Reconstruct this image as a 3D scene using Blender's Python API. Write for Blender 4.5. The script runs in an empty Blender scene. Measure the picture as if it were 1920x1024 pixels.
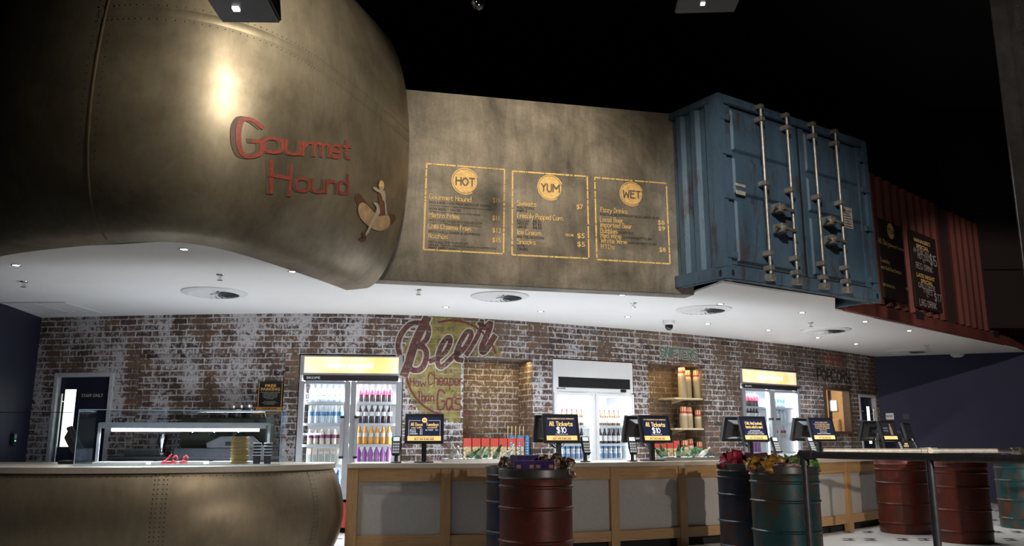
import bpy, bmesh, math, random
from mathutils import Vector, Matrix
random.seed(7)
SC = bpy.context.scene
COL = SC.collection
# ------------------------------------------------------------------ camera, world, lights, exposure
FPX, CAMH = 1552.0, 1.12
PITCH = math.atan(314 / FPX)
cd = bpy.data.cameras.new('camera'); cam = bpy.data.objects.new('camera', cd); COL.objects.link(cam)
cam.location = (0, 0, CAMH); cam.rotation_euler = (math.pi / 2 + PITCH, 0, 0)
cd.sensor_fit = 'HORIZONTAL'; cd.sensor_width = 36; cd.lens = 36 * FPX / 1920; cd.clip_end = 200
SC.camera = cam
w = bpy.data.worlds.new('world'); SC.world = w; w.use_nodes = True
w.node_tree.nodes['Background'].inputs[0].default_value = (0.30, 0.32, 0.42, 1)
w.node_tree.nodes['Background'].inputs[1].default_value = 0.010
SC.view_settings.view_transform = 'Standard'; SC.view_settings.look = 'None'
SC.view_settings.gamma = 1; SC.view_settings.exposure = 0.0
SC.cycles.use_denoising = True
SC.cycles.max_bounces = 8; SC.cycles.transparent_max_bounces = 16
SC.cycles.sample_clamp_indirect = 4; SC.cycles.caustics_reflective = False; SC.cycles.caustics_refractive = False

def light(name, typ, loc, energy, color=(1, 1, 1), target=None, size=0.1, spot=60, blend=0.5, sizey=None):
    l = bpy.data.lights.new(name, typ); o = bpy.data.objects.new(name, l); COL.objects.link(o)
    o.location = loc; l.energy = energy; l.color = color
    if typ == 'AREA':
        l.size = size
        if sizey: l.shape = 'RECTANGLE'; l.size_y = sizey
    else: l.shadow_soft_size = size
    if typ == 'SPOT': l.spot_size = math.radians(spot); l.spot_blend = blend
    if target is not None:
        o.rotation_euler = (Vector(target) - Vector(loc)).to_track_quat('-Z', 'Y').to_euler()
    return o
WARM, COOL = (1.0, 0.86, 0.66), (0.86, 0.92, 1.0)
# foyer spots, two low floods and an added column spot (all outside the frame)
light('tank_spot', 'SPOT', (-0.73, 4.56, 4.2), 260, (1, .91, .76), (-1.95, 6.0, 3.85), 0.07, 92, 1.0)
light('tank_shoulder_spot', 'SPOT', (1.2, 4.2, 5.6), 450, (1, .9, .75), (-1.5, 6.8, 4.3), 0.15, 38, 1.0)
light('added_column_spot', 'SPOT', (3.2, 3.0, 5.2), 90, (1, .95, .9), (5.2, 8.0, 2.7), 0.1, 26, 1.0)  # spot added to brighten the lower part of the column
light('menu_spot', 'SPOT', (-0.4, 4.6, 6.3), 1000, WARM, (0.1, 8.6, 3.7), 0.15, 44, 1.0)
light('menu_spot_b', 'SPOT', (1.2, 4.8, 6.3), 220, WARM, (1.1, 8.8, 3.6), 0.15, 40, 1.0)
light('container_spot', 'SPOT', (1.4, 3.2, 5.8), 1150, (0.95, 0.93, 0.9), (3.1, 9.0, 3.2), 0.15, 34, 0.9)
light('red_spot', 'SPOT', (3.2, 5.0, 5.8), 80, (1, 0.9, 0.8), (6.5, 12.5, 3.4), 0.15, 50, 0.9)
light('foyer_flood', 'SPOT', (3.6, 1.2, 2.0), 430, (1, 0.93, 0.86), (0.6, 8.6, 0.3), 0.05, 60, 0.5)
light('foyer_flood_right', 'SPOT', (5.4, 3.0, 2.3), 850, (1, 0.92, 0.82), (4.2, 10.6, 0.2), 0.05, 50, 0.6)
light('wall_spot', 'SPOT', (5.0, 2.0, 5.0), 1500, (1.0, 0.86, 0.80), (8.6, 15.0, 0.8), 0.06, 34, 0.3)
light('counter_spot', 'SPOT', (-3.4, 2.2, 5.6), 45, WARM, (-2.6, 7.4, 0.5), 0.15, 40, 0.9)
# added uplights, hidden behind the two counters, to brighten the white ceiling
for n_, x_, y_, a_, e_ in ((0, -3.6, 9.25, 0.0, 19), (1, -0.6, 9.45, 0.1, 24), (2, 1.3, 10.05, 0.35, 19), (3, 3.2, 11.1, 0.5, 13), (4, 4.9, 12.6, 0.75, 6)):
    o_ = light('added_ceiling_uplight', 'AREA', (x_, y_, 0.6), e_, COOL, None, 1.7, sizey=0.10); o_.rotation_euler = (math.pi, 0, a_)

# ------------------------------------------------------------------ mesh helpers
class MB:
    def __init__(s): s.v = []; s.f = []; s.uv = None
    def add(s, vs, fs, M=None):
        n = len(s.v)
        for p in vs:
            p = Vector(p); s.v.append(M @ p if M else p)
        s.f += [tuple(i + n for i in f) for f in fs]; return s
    def box(s, x0, x1, y0, y1, z0, z1, M=None):
        return s.add([(x0, y0, z0), (x1, y0, z0), (x1, y1, z0), (x0, y1, z0), (x0, y0, z1), (x1, y0, z1), (x1, y1, z1), (x0, y1, z1)],
                     [(0, 3, 2, 1), (4, 5, 6, 7), (0, 1, 5, 4), (1, 2, 6, 5), (2, 3, 7, 6), (3, 0, 4, 7)], M)
    def lathe(s, prof, n=24, M=None, cap=True):
        vs = []; fs = []; k = len(prof)
        for r, z in prof:
            for i in range(n):
                a = 2 * math.pi * i / n; vs.append((r * math.cos(a), r * math.sin(a), z))
        for j in range(k - 1):
            for i in range(n):
                i2 = (i + 1) % n; fs.append((j * n + i, j * n + i2, (j + 1) * n + i2, (j + 1) * n + i))
        if cap:
            fs.append(tuple(range(n - 1, -1, -1))); fs.append(tuple((k - 1) * n + i for i in range(n)))
        return s.add(vs, fs, M)
    def cyl(s, p0, p1, r, n=12, r2=None):
        p0 = Vector(p0); p1 = Vector(p1); d = p1 - p0
        M = Matrix.Translation(p0) @ d.to_track_quat('Z', 'Y').to_matrix().to_4x4()
        return s.lathe([(r, 0), (r if r2 is None else r2, d.length)], n, M)
    def tube(s, pts, r, n=8):
        pts = [Vector(p) for p in pts]; vs = []; fs = []
        for i, p in enumerate(pts):
            d = pts[min(i + 1, len(pts) - 1)] - pts[max(i - 1, 0)]
            Q = d.to_track_quat('Z', 'Y')
            for k in range(n):
                a = 2 * math.pi * k / n; vs.append(p + Q @ Vector((r * math.cos(a), r * math.sin(a), 0)))
        for i in range(len(pts) - 1):
            for k in range(n):
                k2 = (k + 1) % n; fs.append((i * n + k, i * n + k2, (i + 1) * n + k2, (i + 1) * n + k))
        fs.append(tuple(range(n - 1, -1, -1))); fs.append(tuple((len(pts) - 1) * n + k for k in range(n)))
        return s.add(vs, fs)
    def prism(s, poly, z0, z1, M=None):
        n = len(poly)
        vs = [(x, y, z0) for x, y in poly] + [(x, y, z1) for x, y in poly]
        fs = [tuple(range(n - 1, -1, -1)), tuple(range(n, 2 * n))] + [(i, (i + 1) % n, n + (i + 1) % n, n + i) for i in range(n)]
        return s.add(vs, fs, M)
    def grid(s, rows, closed=False):
        nr, nc = len(rows), len(rows[0]); vs = [p for r in rows for p in r]
        fs = [(j * nc + i, j * nc + i + 1, (j + 1) * nc + i + 1, (j + 1) * nc + i) for j in range(nr - 1) for i in range(nc - 1)]
        if closed: fs += [(j * nc + nc - 1, j * nc, (j + 1) * nc, (j + 1) * nc + nc - 1) for j in range(nr - 1)]
        return s.add(vs, fs)

def obj(name, mb, mat, parent=None, smooth=False, bevel=0, kind=None, label=None, uv=None, fix=True):
    me = bpy.data.meshes.new(name); me.from_pydata([tuple(v) for v in mb.v], [], mb.f)
    bm = bmesh.new(); bm.from_mesh(me)
    if fix: bmesh.ops.recalc_face_normals(bm, faces=bm.faces)
    big = [f for f in bm.faces if len(f.verts) > 4]
    if big: bmesh.ops.triangulate(bm, faces=big)
    if bevel:
        ed = [e for e in bm.edges if len(e.link_faces) == 2 and e.calc_face_angle(0) > 0.6]
        bmesh.ops.bevel(bm, geom=ed, offset=bevel, segments=2, affect='EDGES', clamp_overlap=True)
    bm.to_mesh(me); bm.free()
    if smooth:
        for p in me.polygons: p.use_smooth = True
        me.set_sharp_from_angle(angle=math.radians(40))
    if uv is not None:
        L = me.uv_layers.new(name='UVMap')
        for l in me.loops: L.data[l.index].uv = uv[l.vertex_index]
    me.materials.append(mat)
    o = bpy.data.objects.new(name, me); COL.objects.link(o)
    if parent is not None: o.parent = parent
    if kind: o['kind'] = kind
    if label: o['label'] = label
    return o
def tag(o, label, cat, group=None, kind=None):
    o['label'] = label; o['category'] = cat
    if group: o['group'] = group
    if kind: o['kind'] = kind
    return o
def thing(name, label, cat, loc=(0, 0, 0), rz=0, group=None):
    o = bpy.data.objects.new(name, None); COL.objects.link(o); o.empty_display_size = 0.1
    o.location = loc; o.rotation_euler = (0, 0, rz)
    return tag(o, label, cat, group)
def dup(root, loc, rot=None, label=None, group=None, mat=None):
    r = root.copy(); COL.objects.link(r); r.location = loc
    if rot is not None: r.rotation_euler = rot if not isinstance(rot, (int, float)) else (0, 0, rot)
    if label: r['label'] = label
    if group: r['group'] = group
    for ch in list(root.children):
        c = ch.copy(); COL.objects.link(c); c.parent = r
        for g in list(ch.children):
            d = g.copy(); COL.objects.link(d); d.parent = c
    return r
def T(x=0, y=0, z=0): return Matrix.Translation((x, y, z))
def R(a, ax): return Matrix.Rotation(a, 4, ax)

# ------------------------------------------------------------------ material helpers
def newmat(name):
    m = bpy.data.materials.new(name); m.use_nodes = True
    return m, m.node_tree.nodes['Principled BSDF']
def nd(m, typ, ins=None, **props):
    n = m.node_tree.nodes.new('ShaderNode' + typ)
    for k, v in props.items(): setattr(n, k, v)
    for k, v in (ins or {}).items(): setin(m, n.inputs[k], v)
    return n
def setin(m, s, v):
    if isinstance(v, bpy.types.NodeSocket): m.node_tree.links.new(v, s)
    else:
        if isinstance(v, tuple) and len(v) == 3 and s.type == 'RGBA': v = (*v, 1)
        s.default_value = v
def mix(m, f, a, b, blend='MIX'):
    n = nd(m, 'Mix', data_type='RGBA', blend_type=blend); setin(m, n.inputs[0], f); setin(m, n.inputs[6], a); setin(m, n.inputs[7], b)
    return n.outputs[2]
def mth(m, op, a, b=0.0, clamp=False):
    n = nd(m, 'Math', operation=op, use_clamp=clamp); setin(m, n.inputs[0], a); setin(m, n.inputs[1], b); return n.outputs[0]
def ramp(m, f, stops):
    n = nd(m, 'ValToRGB'); setin(m, n.inputs[0], f); e = n.color_ramp.elements
    while len(e) < len(stops): e.new(0.5)
    for el, (p, c) in zip(e, stops): el.position = p; el.color = c if len(c) == 4 else (*c, 1)
    return n.outputs[0]
def g3(v): return (v, v, v)
def noise(m, vec, scale, detail=4, rough=0.6, dist=0.0):
    n = nd(m, 'TexNoise', {'Scale': scale, 'Detail': detail, 'Roughness': rough, 'Distortion': dist})
    if vec is not None: setin(m, n.inputs['Vector'], vec)
    return n.outputs[0]
def coord(m, which='Object'): return nd(m, 'TexCoord').outputs[which]
def mapping(m, vec, scale=(1, 1, 1), rot=(0, 0, 0)):
    return nd(m, 'Mapping', {'Vector': vec, 'Scale': scale, 'Rotation': rot}).outputs[0]
def bump(m, b, h, strength=0.3, dist=0.01):
    n = nd(m, 'Bump', {'Height': h, 'Strength': strength, 'Distance': dist}); setin(m, b.inputs['Normal'], n.outputs[0])
CACHE = {}
def plain(name, c, rough=0.5, metal=0.0, var=0.12, scale=14.0):
    if name in CACHE: return CACHE[name]
    m, b = newmat(name)
    n = noise(m, coord(m), scale, 3)
    d = tuple(max(0, x * (1 - var)) for x in c); u = tuple(min(1, x * (1 + var)) for x in c)
    setin(m, b.inputs['Base Color'], ramp(m, n, [(0.3, d), (0.7, u)]))
    b.inputs['Roughness'].default_value = rough; b.inputs['Metallic'].default_value = metal
    CACHE[name] = m; return m
def emit(name, c, s, c2=None):
    if name in CACHE: return CACHE[name]
    m, b = newmat(name); b.inputs['Base Color'].default_value = (*c, 1); b.inputs['Roughness'].default_value = 0.4
    if c2: setin(m, b.inputs['Emission Color'], ramp(m, noise(m, coord(m), 2.2, 2), [(0.38, c), (0.62, c2)]))
    else: b.inputs['Emission Color'].default_value = (*c, 1)
    b.inputs['Emission Strength'].default_value = s; CACHE[name] = m; return m
def glass(name, tint=(0.95, 0.98, 1.0), refl=0.07):
    if name in CACHE: return CACHE[name]
    m, b = newmat(name); nt = m.node_tree
    tr = nd(m, 'BsdfTransparent', {'Color': tint}); gl = nd(m, 'BsdfGlossy', {'Color': (0.9, 0.95, 1.0), 'Roughness': 0.03})
    fr = nd(m, 'LayerWeight', {'Blend': 0.25}).outputs['Fresnel']
    f = mth(m, 'ADD', mth(m, 'MULTIPLY', fr, 0.5), refl * 0.4, True)
    mx = nd(m, 'MixShader'); setin(m, mx.inputs[0], f); nt.links.new(tr.outputs[0], mx.inputs[1]); nt.links.new(gl.outputs[0], mx.inputs[2])
    nt.links.new(mx.outputs[0], nt.nodes['Material Output'].inputs[0]); CACHE[name] = m; return m

def brick_nodes(m, uv):
    wob = nd(m, 'Mix', data_type='RGBA'); setin(m, wob.inputs[0], 0.022); setin(m, wob.inputs[6], uv)
    setin(m, wob.inputs[7], nd(m, 'TexNoise', {'Vector': uv, 'Scale': 9.0, 'Detail': 3.0}).outputs['Color'])
    br = nd(m, 'TexBrick', {'Vector': wob.outputs[2], 'Color1': (0, 0, 0), 'Color2': (1, 1, 1), 'Mortar': (0.5, 0.5, 0.5), 'Scale': 1.0, 'Mortar Size': 0.010,
                            'Mortar Smooth': 0.35, 'Bias': 0.0, 'Brick Width': 0.228, 'Row Height': 0.0775}, offset=0.5)
    return br.outputs['Color'], br.outputs['Fac']
def brick_mat(name, white=1.0, ochre=0.0, paint=None):
    m, b = newmat(name); uv = coord(m, 'UV')
    rnd, mort = brick_nodes(m, uv)
    base = ramp(m, rnd, [(0.05, (0.060, 0.036, 0.027)), (0.3, (0.130, 0.072, 0.050)), (0.5, (0.155, 0.105, 0.062)), (0.7, (0.090, 0.055, 0.050)), (0.95, (0.165, 0.095, 0.060))])
    fine = noise(m, uv, 34, 5, 0.7)
    base = mix(m, 0.75, base, ramp(m, fine, [(0.3, g3(0.45)), (0.7, g3(1.25))]), 'MULTIPLY')
    base = mix(m, 0.8, base, ramp(m, noise(m, uv, 1.3, 4), [(0.35, g3(0.5)), (0.62, g3(1.2))]), 'MULTIPLY')
    if ochre: base = mix(m, ochre, base, (0.20, 0.125, 0.045))
    mcol = mix(m, ramp(m, noise(m, uv, 3.0, 4), [(0.4, g3(0)), (0.62, g3(1))]), (0.085, 0.066, 0.050), (0.24, 0.215, 0.19))
    col = mix(m, mort, base, mcol)
    # lime bloom: large patches broken up by fine noise, heavier along the joints
    big = ramp(m, noise(m, mapping(m, uv, (1.15, 0.5, 1)), 1.7, 4, 0.62), [(0.40, g3(0)), (0.60, g3(1))])
    fl = noise(m, mapping(m, uv, (1.0, 0.7, 1)), 24, 7, 0.8, 0.8)
    th = mth(m, 'ADD', mth(m, 'MULTIPLY', big, 0.20), mth(m, 'MULTIPLY', mth(m, 'MULTIPLY', mort, mth(m, 'ADD', big, 0.35)), 0.22))
    along = ramp(m, mth(m, 'DIVIDE', nd(m, 'SeparateXYZ', {'Vector': uv}).outputs[0], 15.0), [(0.25, g3(1.0)), (0.70, g3(0.48))])
    th = mth(m, 'MULTIPLY', th, along)
    lm = ramp(m, mth(m, 'ADD', fl, mth(m, 'MULTIPLY', th, white)), [(0.595, g3(0)), (0.70, g3(1))])
    lm = mth(m, 'MULTIPLY', lm, 0.85 * min(1, white + 0.3))
    if paint:
        pf = ramp(m, noise(m, uv, 11, 5, 0.75), [(0.36, g3(0.12)), (0.62, g3(0.88))])
        pcol = mix(m, 0.55, paint, ramp(m, rnd, [(0, g3(0.5)), (1, g3(1.3))]), 'MULTIPLY')
        col = mix(m, pf, col, pcol)
    col = mix(m, lm, col, (0.56, 0.55, 0.57))
    setin(m, b.inputs['Base Color'], col); b.inputs['Roughness'].default_value = 0.9
    h = mth(m, 'ADD', mth(m, 'MULTIPLY', mth(m, 'SUBTRACT', 1.0, mort), 1.0), mth(m, 'MULTIPLY', fine, 0.5))
    bump(m, b, h, 0.9, 0.012)
    return m
BRICK = brick_mat('whitewashed_brick', 1.0)
BRICK_WARM = brick_mat('ochre_brick', 0.55, 0.35)
def patina(name, c1, c2, rough, metal=0.85, scale=1.3):
    m, b = newmat(name); o = coord(m)
    n1 = noise(m, o, scale, 6, 0.62, 0.3); n2 = noise(m, mapping(m, o, (1, 1, 0.35)), 16, 5, 0.7)
    col = mix(m, ramp(m, n1, [(0.33, g3(0)), (0.68, g3(1))]), c1, c2)
    col = mix(m, 0.35, col, ramp(m, n2, [(0.3, g3(0.55)), (0.7, g3(1.2))]), 'MULTIPLY')
    setin(m, b.inputs['Base Color'], col); b.inputs['Metallic'].default_value = metal
    setin(m, b.inputs['Roughness'], ramp(m, n1, [(0.3, g3(rough + 0.06)), (0.7, g3(rough - 0.04))]))
    bump(m, b, n2, 0.05, 0.01); return m
HULL = patina('aged_brass_plate', (0.16, 0.132, 0.09), (0.37, 0.315, 0.225), 0.47, 0.72)
HULL2 = patina('aged_bronze_plate', (0.20, 0.15, 0.095), (0.33, 0.26, 0.17), 0.44, 0.62)
def concrete():
    m, b = newmat('burnished_plaster'); o = coord(m)
    n1 = noise(m, o, 1.7, 7, 0.65, 0.5); n2 = noise(m, mapping(m, o, (3, 3, 0.5)), 3.2, 6, 0.7, 0.4); n3 = noise(m, o, 40, 4, 0.7)
    col = ramp(m, n1, [(0.30, (0.085, 0.075, 0.060)), (0.5, (0.20, 0.175, 0.138)), (0.70, (0.33, 0.29, 0.235))])
    col = mix(m, 0.6, col, ramp(m, n2, [(0.3, g3(0.5)), (0.62, g3(1.15))]), 'MULTIPLY')
    col = mix(m, 0.4, col, ramp(m, n3, [(0.3, g3(0.6)), (0.7, g3(1.2))]), 'MULTIPLY')
    setin(m, b.inputs['Base Color'], col); b.inputs['Roughness'].default_value = 0.62
    bump(m, b, n2, 0.12, 0.02); return m
CONC = concrete()
def worn_paint(name, cols, rough=0.55, metal=0.2, scale=2.2, rust=(0.09, 0.04, 0.02), amt=0.5, vert=0.4):
    m, b = newmat(name); o = coord(m)
    n1 = noise(m, mapping(m, o, (1, 1, vert)), scale, 6, 0.62, 0.4); n2 = noise(m, mapping(m, o, (1, 1, vert * 0.6)), scale * 4, 6, 0.72, 0.4); n3 = noise(m, o, 45, 3)
    k = len(cols)
    col = ramp(m, n1, [(0.34 + 0.34 * i / max(1, k - 1), c) for i, c in enumerate(cols)])
    col = mix(m, ramp(m, n2, [(0.62 - 0.1 * amt, g3(0)), (0.70 - 0.05 * amt, g3(0.9))]), col, rust)
    col = mix(m, 0.3, col, ramp(m, n3, [(0.3, g3(0.6)), (0.7, g3(1.25))]), 'MULTIPLY')
    setin(m, b.inputs['Base Color'], col); b.inputs['Roughness'].default_value = rough; b.inputs['Metallic'].default_value = metal
    bump(m, b, n2, 0.08, 0.01); return m
BLUE = worn_paint('worn_blue_paint', [(0.045, 0.075, 0.105), (0.065, 0.11, 0.155), (0.085, 0.14, 0.19)], 0.6, 0.1, 1.6, (0.05, 0.042, 0.035), 0.9)
REDC = worn_paint('worn_oxide_paint', [(0.12, 0.030, 0.020), (0.165, 0.042, 0.028), (0.10, 0.024, 0.017)], 0.7, 0.0, 1.2, (0.09, 0.028, 0.02), 0.3, 0.25)
DRED = worn_paint('drum_red', [(0.085, 0.014, 0.010), (0.13, 0.024, 0.013), (0.07, 0.015, 0.010)], 0.42, 0.3, 2.4, (0.05, 0.028, 0.018), 1.3, 0.9)
DTEAL = worn_paint('drum_teal', [(0.010, 0.045, 0.05), (0.018, 0.075, 0.08), (0.09, 0.034, 0.014)], 0.42, 0.3, 2.6, (0.13, 0.048, 0.018), 1.25, 0.9)
DBLUE = worn_paint('drum_blue', [(0.010, 0.018, 0.035), (0.014, 0.030, 0.058), (0.055, 0.022, 0.012)], 0.42, 0.3, 2.4, (0.08, 0.032, 0.016), 1.7, 0.9)
def wood(name, c1, c2, axis_scale=(1, 1, 14), rough=0.5):
    m, b = newmat(name); o = coord(m)
    n = noise(m, mapping(m, o, axis_scale), 5.0, 5, 0.65, 0.8)
    setin(m, b.inputs['Base Color'], ramp(m, n, [(0.3, c1), (0.7, c2)])); b.inputs['Roughness'].default_value = rough; return m
OAK = wood('oak_horizontal', (0.30, 0.16, 0.065), (0.44, 0.26, 0.115), (1, 1, 16))
OAKV = wood('oak_vertical', (0.30, 0.16, 0.065), (0.44, 0.26, 0.115), (14, 14, 1))
PLY = wood('warm_ply', (0.46, 0.27, 0.12), (0.62, 0.40, 0.20), (1, 1, 9))
TOP = plain('pale_stone_worktop', (0.46, 0.39, 0.31), 0.35, 0, 0.08, 60)
PANELM = plain('grey_counter_panel', (0.36, 0.33, 0.295), 0.6, 0, 0.05, 30)
WHITE = plain('white_plaster', (0.80, 0.80, 0.80), 0.85, 0, 0.015, 3)
WMETAL = plain('white_metal', (0.72, 0.73, 0.74), 0.4, 0, 0.02)
STEEL = plain('brushed_steel', (0.50, 0.50, 0.50), 0.32, 0.9, 0.08)
CHROME = plain('chrome', (0.75, 0.75, 0.76), 0.15, 1.0, 0.02)
ROD = plain('galvanised_rod', (0.36, 0.33, 0.28), 0.45, 0.7, 0.25)
GALV = plain('dull_galvanised_pipe', (0.085, 0.083, 0.09), 0.42, 0.6, 0.2, 25)
GALVL = plain('lit_galvanised_pipe', (0.74, 0.67, 0.57), 0.5, 0.3, 0.15, 25)  # the light falling on the back rail is put into this pale colour
BLACK = plain('black_plastic', (0.014, 0.014, 0.016), 0.38)
BLACKM = plain('matt_black', (0.006, 0.006, 0.007), 0.8)
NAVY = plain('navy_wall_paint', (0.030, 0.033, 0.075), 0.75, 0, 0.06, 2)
NAVYD = plain('navy_door_paint', (0.012, 0.014, 0.035), 0.5, 0, 0.06)
RED = plain('red_enamel', (0.50, 0.045, 0.03), 0.35)
ALU = plain('satin_aluminium', (0.55, 0.56, 0.58), 0.4, 0.6, 0.04)
GOLD = plain('gold_paint', (0.78, 0.53, 0.19), 0.6, 0, 0.3, 60)
INK = plain('black_ink', (0.012, 0.011, 0.010), 0.8)
CHALK = plain('white_chalk', (0.60, 0.58, 0.54), 0.9, 0, 0.15, 60)
GLASS = glass('clear_glass')
FGLASS = glass('fridge_door_glass', (0.97, 0.99, 1.0), 0.04)

# ------------------------------------------------------------------ rays and plan surfaces
cP, sP = math.cos(PITCH), math.sin(PITCH)
def ray(px, py):
    a = (px - 960) / FPX; b = (512 - py) / FPX
    return Vector((a, cP - b * sP, sP + b * cP))
def atz(px, py, z):
    d = ray(px, py); t = (z - CAMH) / d.z; return Vector((d.x * t, d.y * t, z))
def aty(px, py, y):
    d = ray(px, py); t = y / d.y; return Vector((d.x * t, y, CAMH + d.z * t))
def cat(pts, per=10):
    P = [Vector(p) for p in pts]; P = [2 * P[0] - P[1]] + P + [2 * P[-1] - P[-2]]; out = []
    for i in range(1, len(P) - 2):
        a, b, c, d = P[i - 1:i + 3]
        for k in range(per):
            t = k / per
            out.append(0.5 * ((2 * b) + (c - a) * t + (2 * a - 5 * b + 4 * c - d) * t * t + (3 * b - a - 3 * c + d) * t ** 3))
    out.append(P[-2]); return out
class Curve:
    """a plan curve standing upright: u is the distance along it, off the distance out towards the room"""
    def __init__(s, pts, smooth=True, per=12):
        s.p = cat(pts, per) if smooth else [Vector(q) for q in pts]
        s.L = [0]
        for a, b in zip(s.p, s.p[1:]): s.L.append(s.L[-1] + (b - a).length)
        s.len = s.L[-1]
    def seg(s, u):
        i = 0
        while i < len(s.L) - 2 and u > s.L[i + 1]: i += 1
        return i, (u - s.L[i]) / max(1e-9, s.L[i + 1] - s.L[i])
    def tan(s, u):
        i, t = s.seg(u); n = len(s.p) - 1
        def nt(k): return (s.p[min(k + 1, n)] - s.p[max(k - 1, 0)]).normalized()
        return nt(i).lerp(nt(i + 1), max(0, min(1, t))).normalized()
    def P(s, u, z, off=0.0):
        i, t = s.seg(u); q = s.p[i].lerp(s.p[i + 1], t) if 0 <= t <= 1 else s.p[i] + (s.p[i + 1] - s.p[i]) * t
        d = s.tan(u); return Vector((q.x + d.y * off, q.y - d.x * off, z))
    def ang(s, u): d = s.tan(u); return math.atan2(d.y, d.x)
    def hit(s, px, py):
        d = ray(px, py)
        def f(q): return d.x * q.y - d.y * q.x
        n = len(s.p) - 1
        for i in range(n):
            a, b = s.p[i], s.p[i + 1]; fa, fb = f(a), f(b)
            if fa == fb: continue
            t = fa / (fa - fb)
            if (0 <= t <= 1) or (i == n - 1 and t > 1) or (i == 0 and t < 0 and fa * fb > 0 and abs(fa) < abs(fb) and abs(t) < 3):
                q = a + (b - a) * t; k = q.y / d.y
                return s.L[i] + t * (s.L[i + 1] - s.L[i]), CAMH + d.z * k
        raise ValueError((px, py))
def plane(A, B): return Curve([A, B], smooth=False)

SOF = 2.73
WALL = Curve([(-6.30, 10.99), (-4.6, 10.74), (-2.9, 10.60), (-1.53, 10.72), (-0.2, 11.15), (1.48, 12.02), (2.82, 12.82), (4.4, 13.9), (5.7, 14.96), (7.115, 16.24)])
MENU = plane((-2.4, 7.874), (2.02, 9.035))
_a, _b = atz(1364, 521, 2.76), atz(1651, 566, 2.76)
CONT = plane((_a.x, _a.y), (_b.x, _b.y))
_c, _d = atz(1600, 585, 2.74), atz(1908, 654, 2.74)
_dir = (Vector((_d.x, _d.y)) - Vector((_c.x, _c.y))).normalized()
REDW = plane(Vector((_c.x, _c.y)) - _dir * 0.45, Vector((_d.x, _d.y)) + _dir * 1.2)
FRONT = Curve([(-1.63, 8.42), (-0.6, 8.50), (0.7, 8.78), (1.75, 9.22), (2.7, 9.75), (3.7, 10.38), (4.2, 10.78), (5.2, 11.75), (6.2, 12.95), (6.85, 13.95), (7.3, 14.9)])

# ------------------------------------------------------------------ lettering
GL = {'a': '44 14 03 01 10 20 42;44 41 50', 'b': '07 00;03 14 34 43 41 30 10 01', 'c': '43 34 14 03 01 10 30 41', 'd': '47 40;43 34 14 03 01 10 30 41',
      'e': '02 42 43 34 14 03 01 10 30 41', 'f': '47 37 26 20;04 44', 'g': '43 34 14 03 01 10 30 41;44 4b 3a 1a 0b', 'h': '07 00;03 14 34 43 40',
      'i': '04 00;06 05', 'j': '24 2b 1a 0a;26 25', 'k': '07 00;44 02 40', 'l': '07 01 10', 'm': '04 00;03 14 24 33 30;33 44 54 63 60', 'n': '04 00;03 14 34 43 40',
      'o': '14 03 01 10 30 41 43 34 14', 'p': '04 0a;03 14 34 43 41 30 10 01', 'q': '44 4a;43 34 14 03 01 10 30 41', 'r': '04 00;02 13 24 34',
      's': '44 14 03 12 32 41 30 00', 't': '26 21 30 40;04 44', 'u': '04 01 10 30 41;44 40', 'v': '04 20 44', 'w': '04 10 33 50 64', 'x': '04 40;44 00',
      'y': '04 20;44 1a 0a', 'z': '04 44 00 40', 'A': '00 27 40;13 33', 'B': '07 00;07 37 46 44 34 04;34 43 41 30 00', 'C': '56 37 17 05 02 10 30 51',
      'D': '07 00;07 27 45 42 20 00', 'E': '47 07 00 40;04 34', 'F': '47 07 00;04 34', 'G': '56 37 17 05 02 10 30 51 53 33', 'H': '07 00;47 40;04 44', 'I': '07 00',
      'J': '37 31 20 10 01', 'K': '07 00;47 03 40', 'L': '07 00 40', 'M': '00 07 33 67 60', 'N': '00 07 40 47', 'O': '27 05 02 20 42 45 27', 'P': '07 00;07 37 46 44 33 03',
      'Q': '27 05 02 20 42 45 27;31 50', 'R': '07 00;07 37 46 44 34 04;24 40', 'S': '46 37 17 06 05 14 34 43 41 30 10 01', 'T': '07 47;27 20', 'U': '07 02 10 30 42 47',
      'V': '07 20 47', 'W': '07 10 35 50 67', 'X': '07 40;47 00', 'Y': '07 24 47;24 20', 'Z': '07 47 00 40', '0': '27 05 02 20 42 45 27', '1': '16 27 20', '2': '06 17 37 46 44 00 40',
      '3': '07 47 24 34 43 41 30 10 01', '4': '30 37 02 42', '5': '47 07 04 34 43 41 30 00', '6': '37 15 02 10 30 41 43 34 14 02', '7': '07 47 10',
      '8': '14 05 06 17 37 46 45 34 14 03 01 10 30 41 43 34', '9': '45 34 14 05 06 17 37 46 45 30', '$': '46 37 17 06 05 14 34 43 41 30 10 01;28 2c', '.': '00 01', '+': '02 42;24 20',
      '-': '02 32', "'": '07 06', '?': '06 17 37 46 45 23 22;20 20', '&': '40 05 17 26 02 10 30 42', ',': '01 0c', '/': '00 47'}
SHARP = set('vwxzAEFHIKLMNTVWXYZk14 7')
def _y(c): return {'a': -3, 'b': -2, 'c': -1}.get(c, None) if c in 'abc' else int(c)
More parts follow.
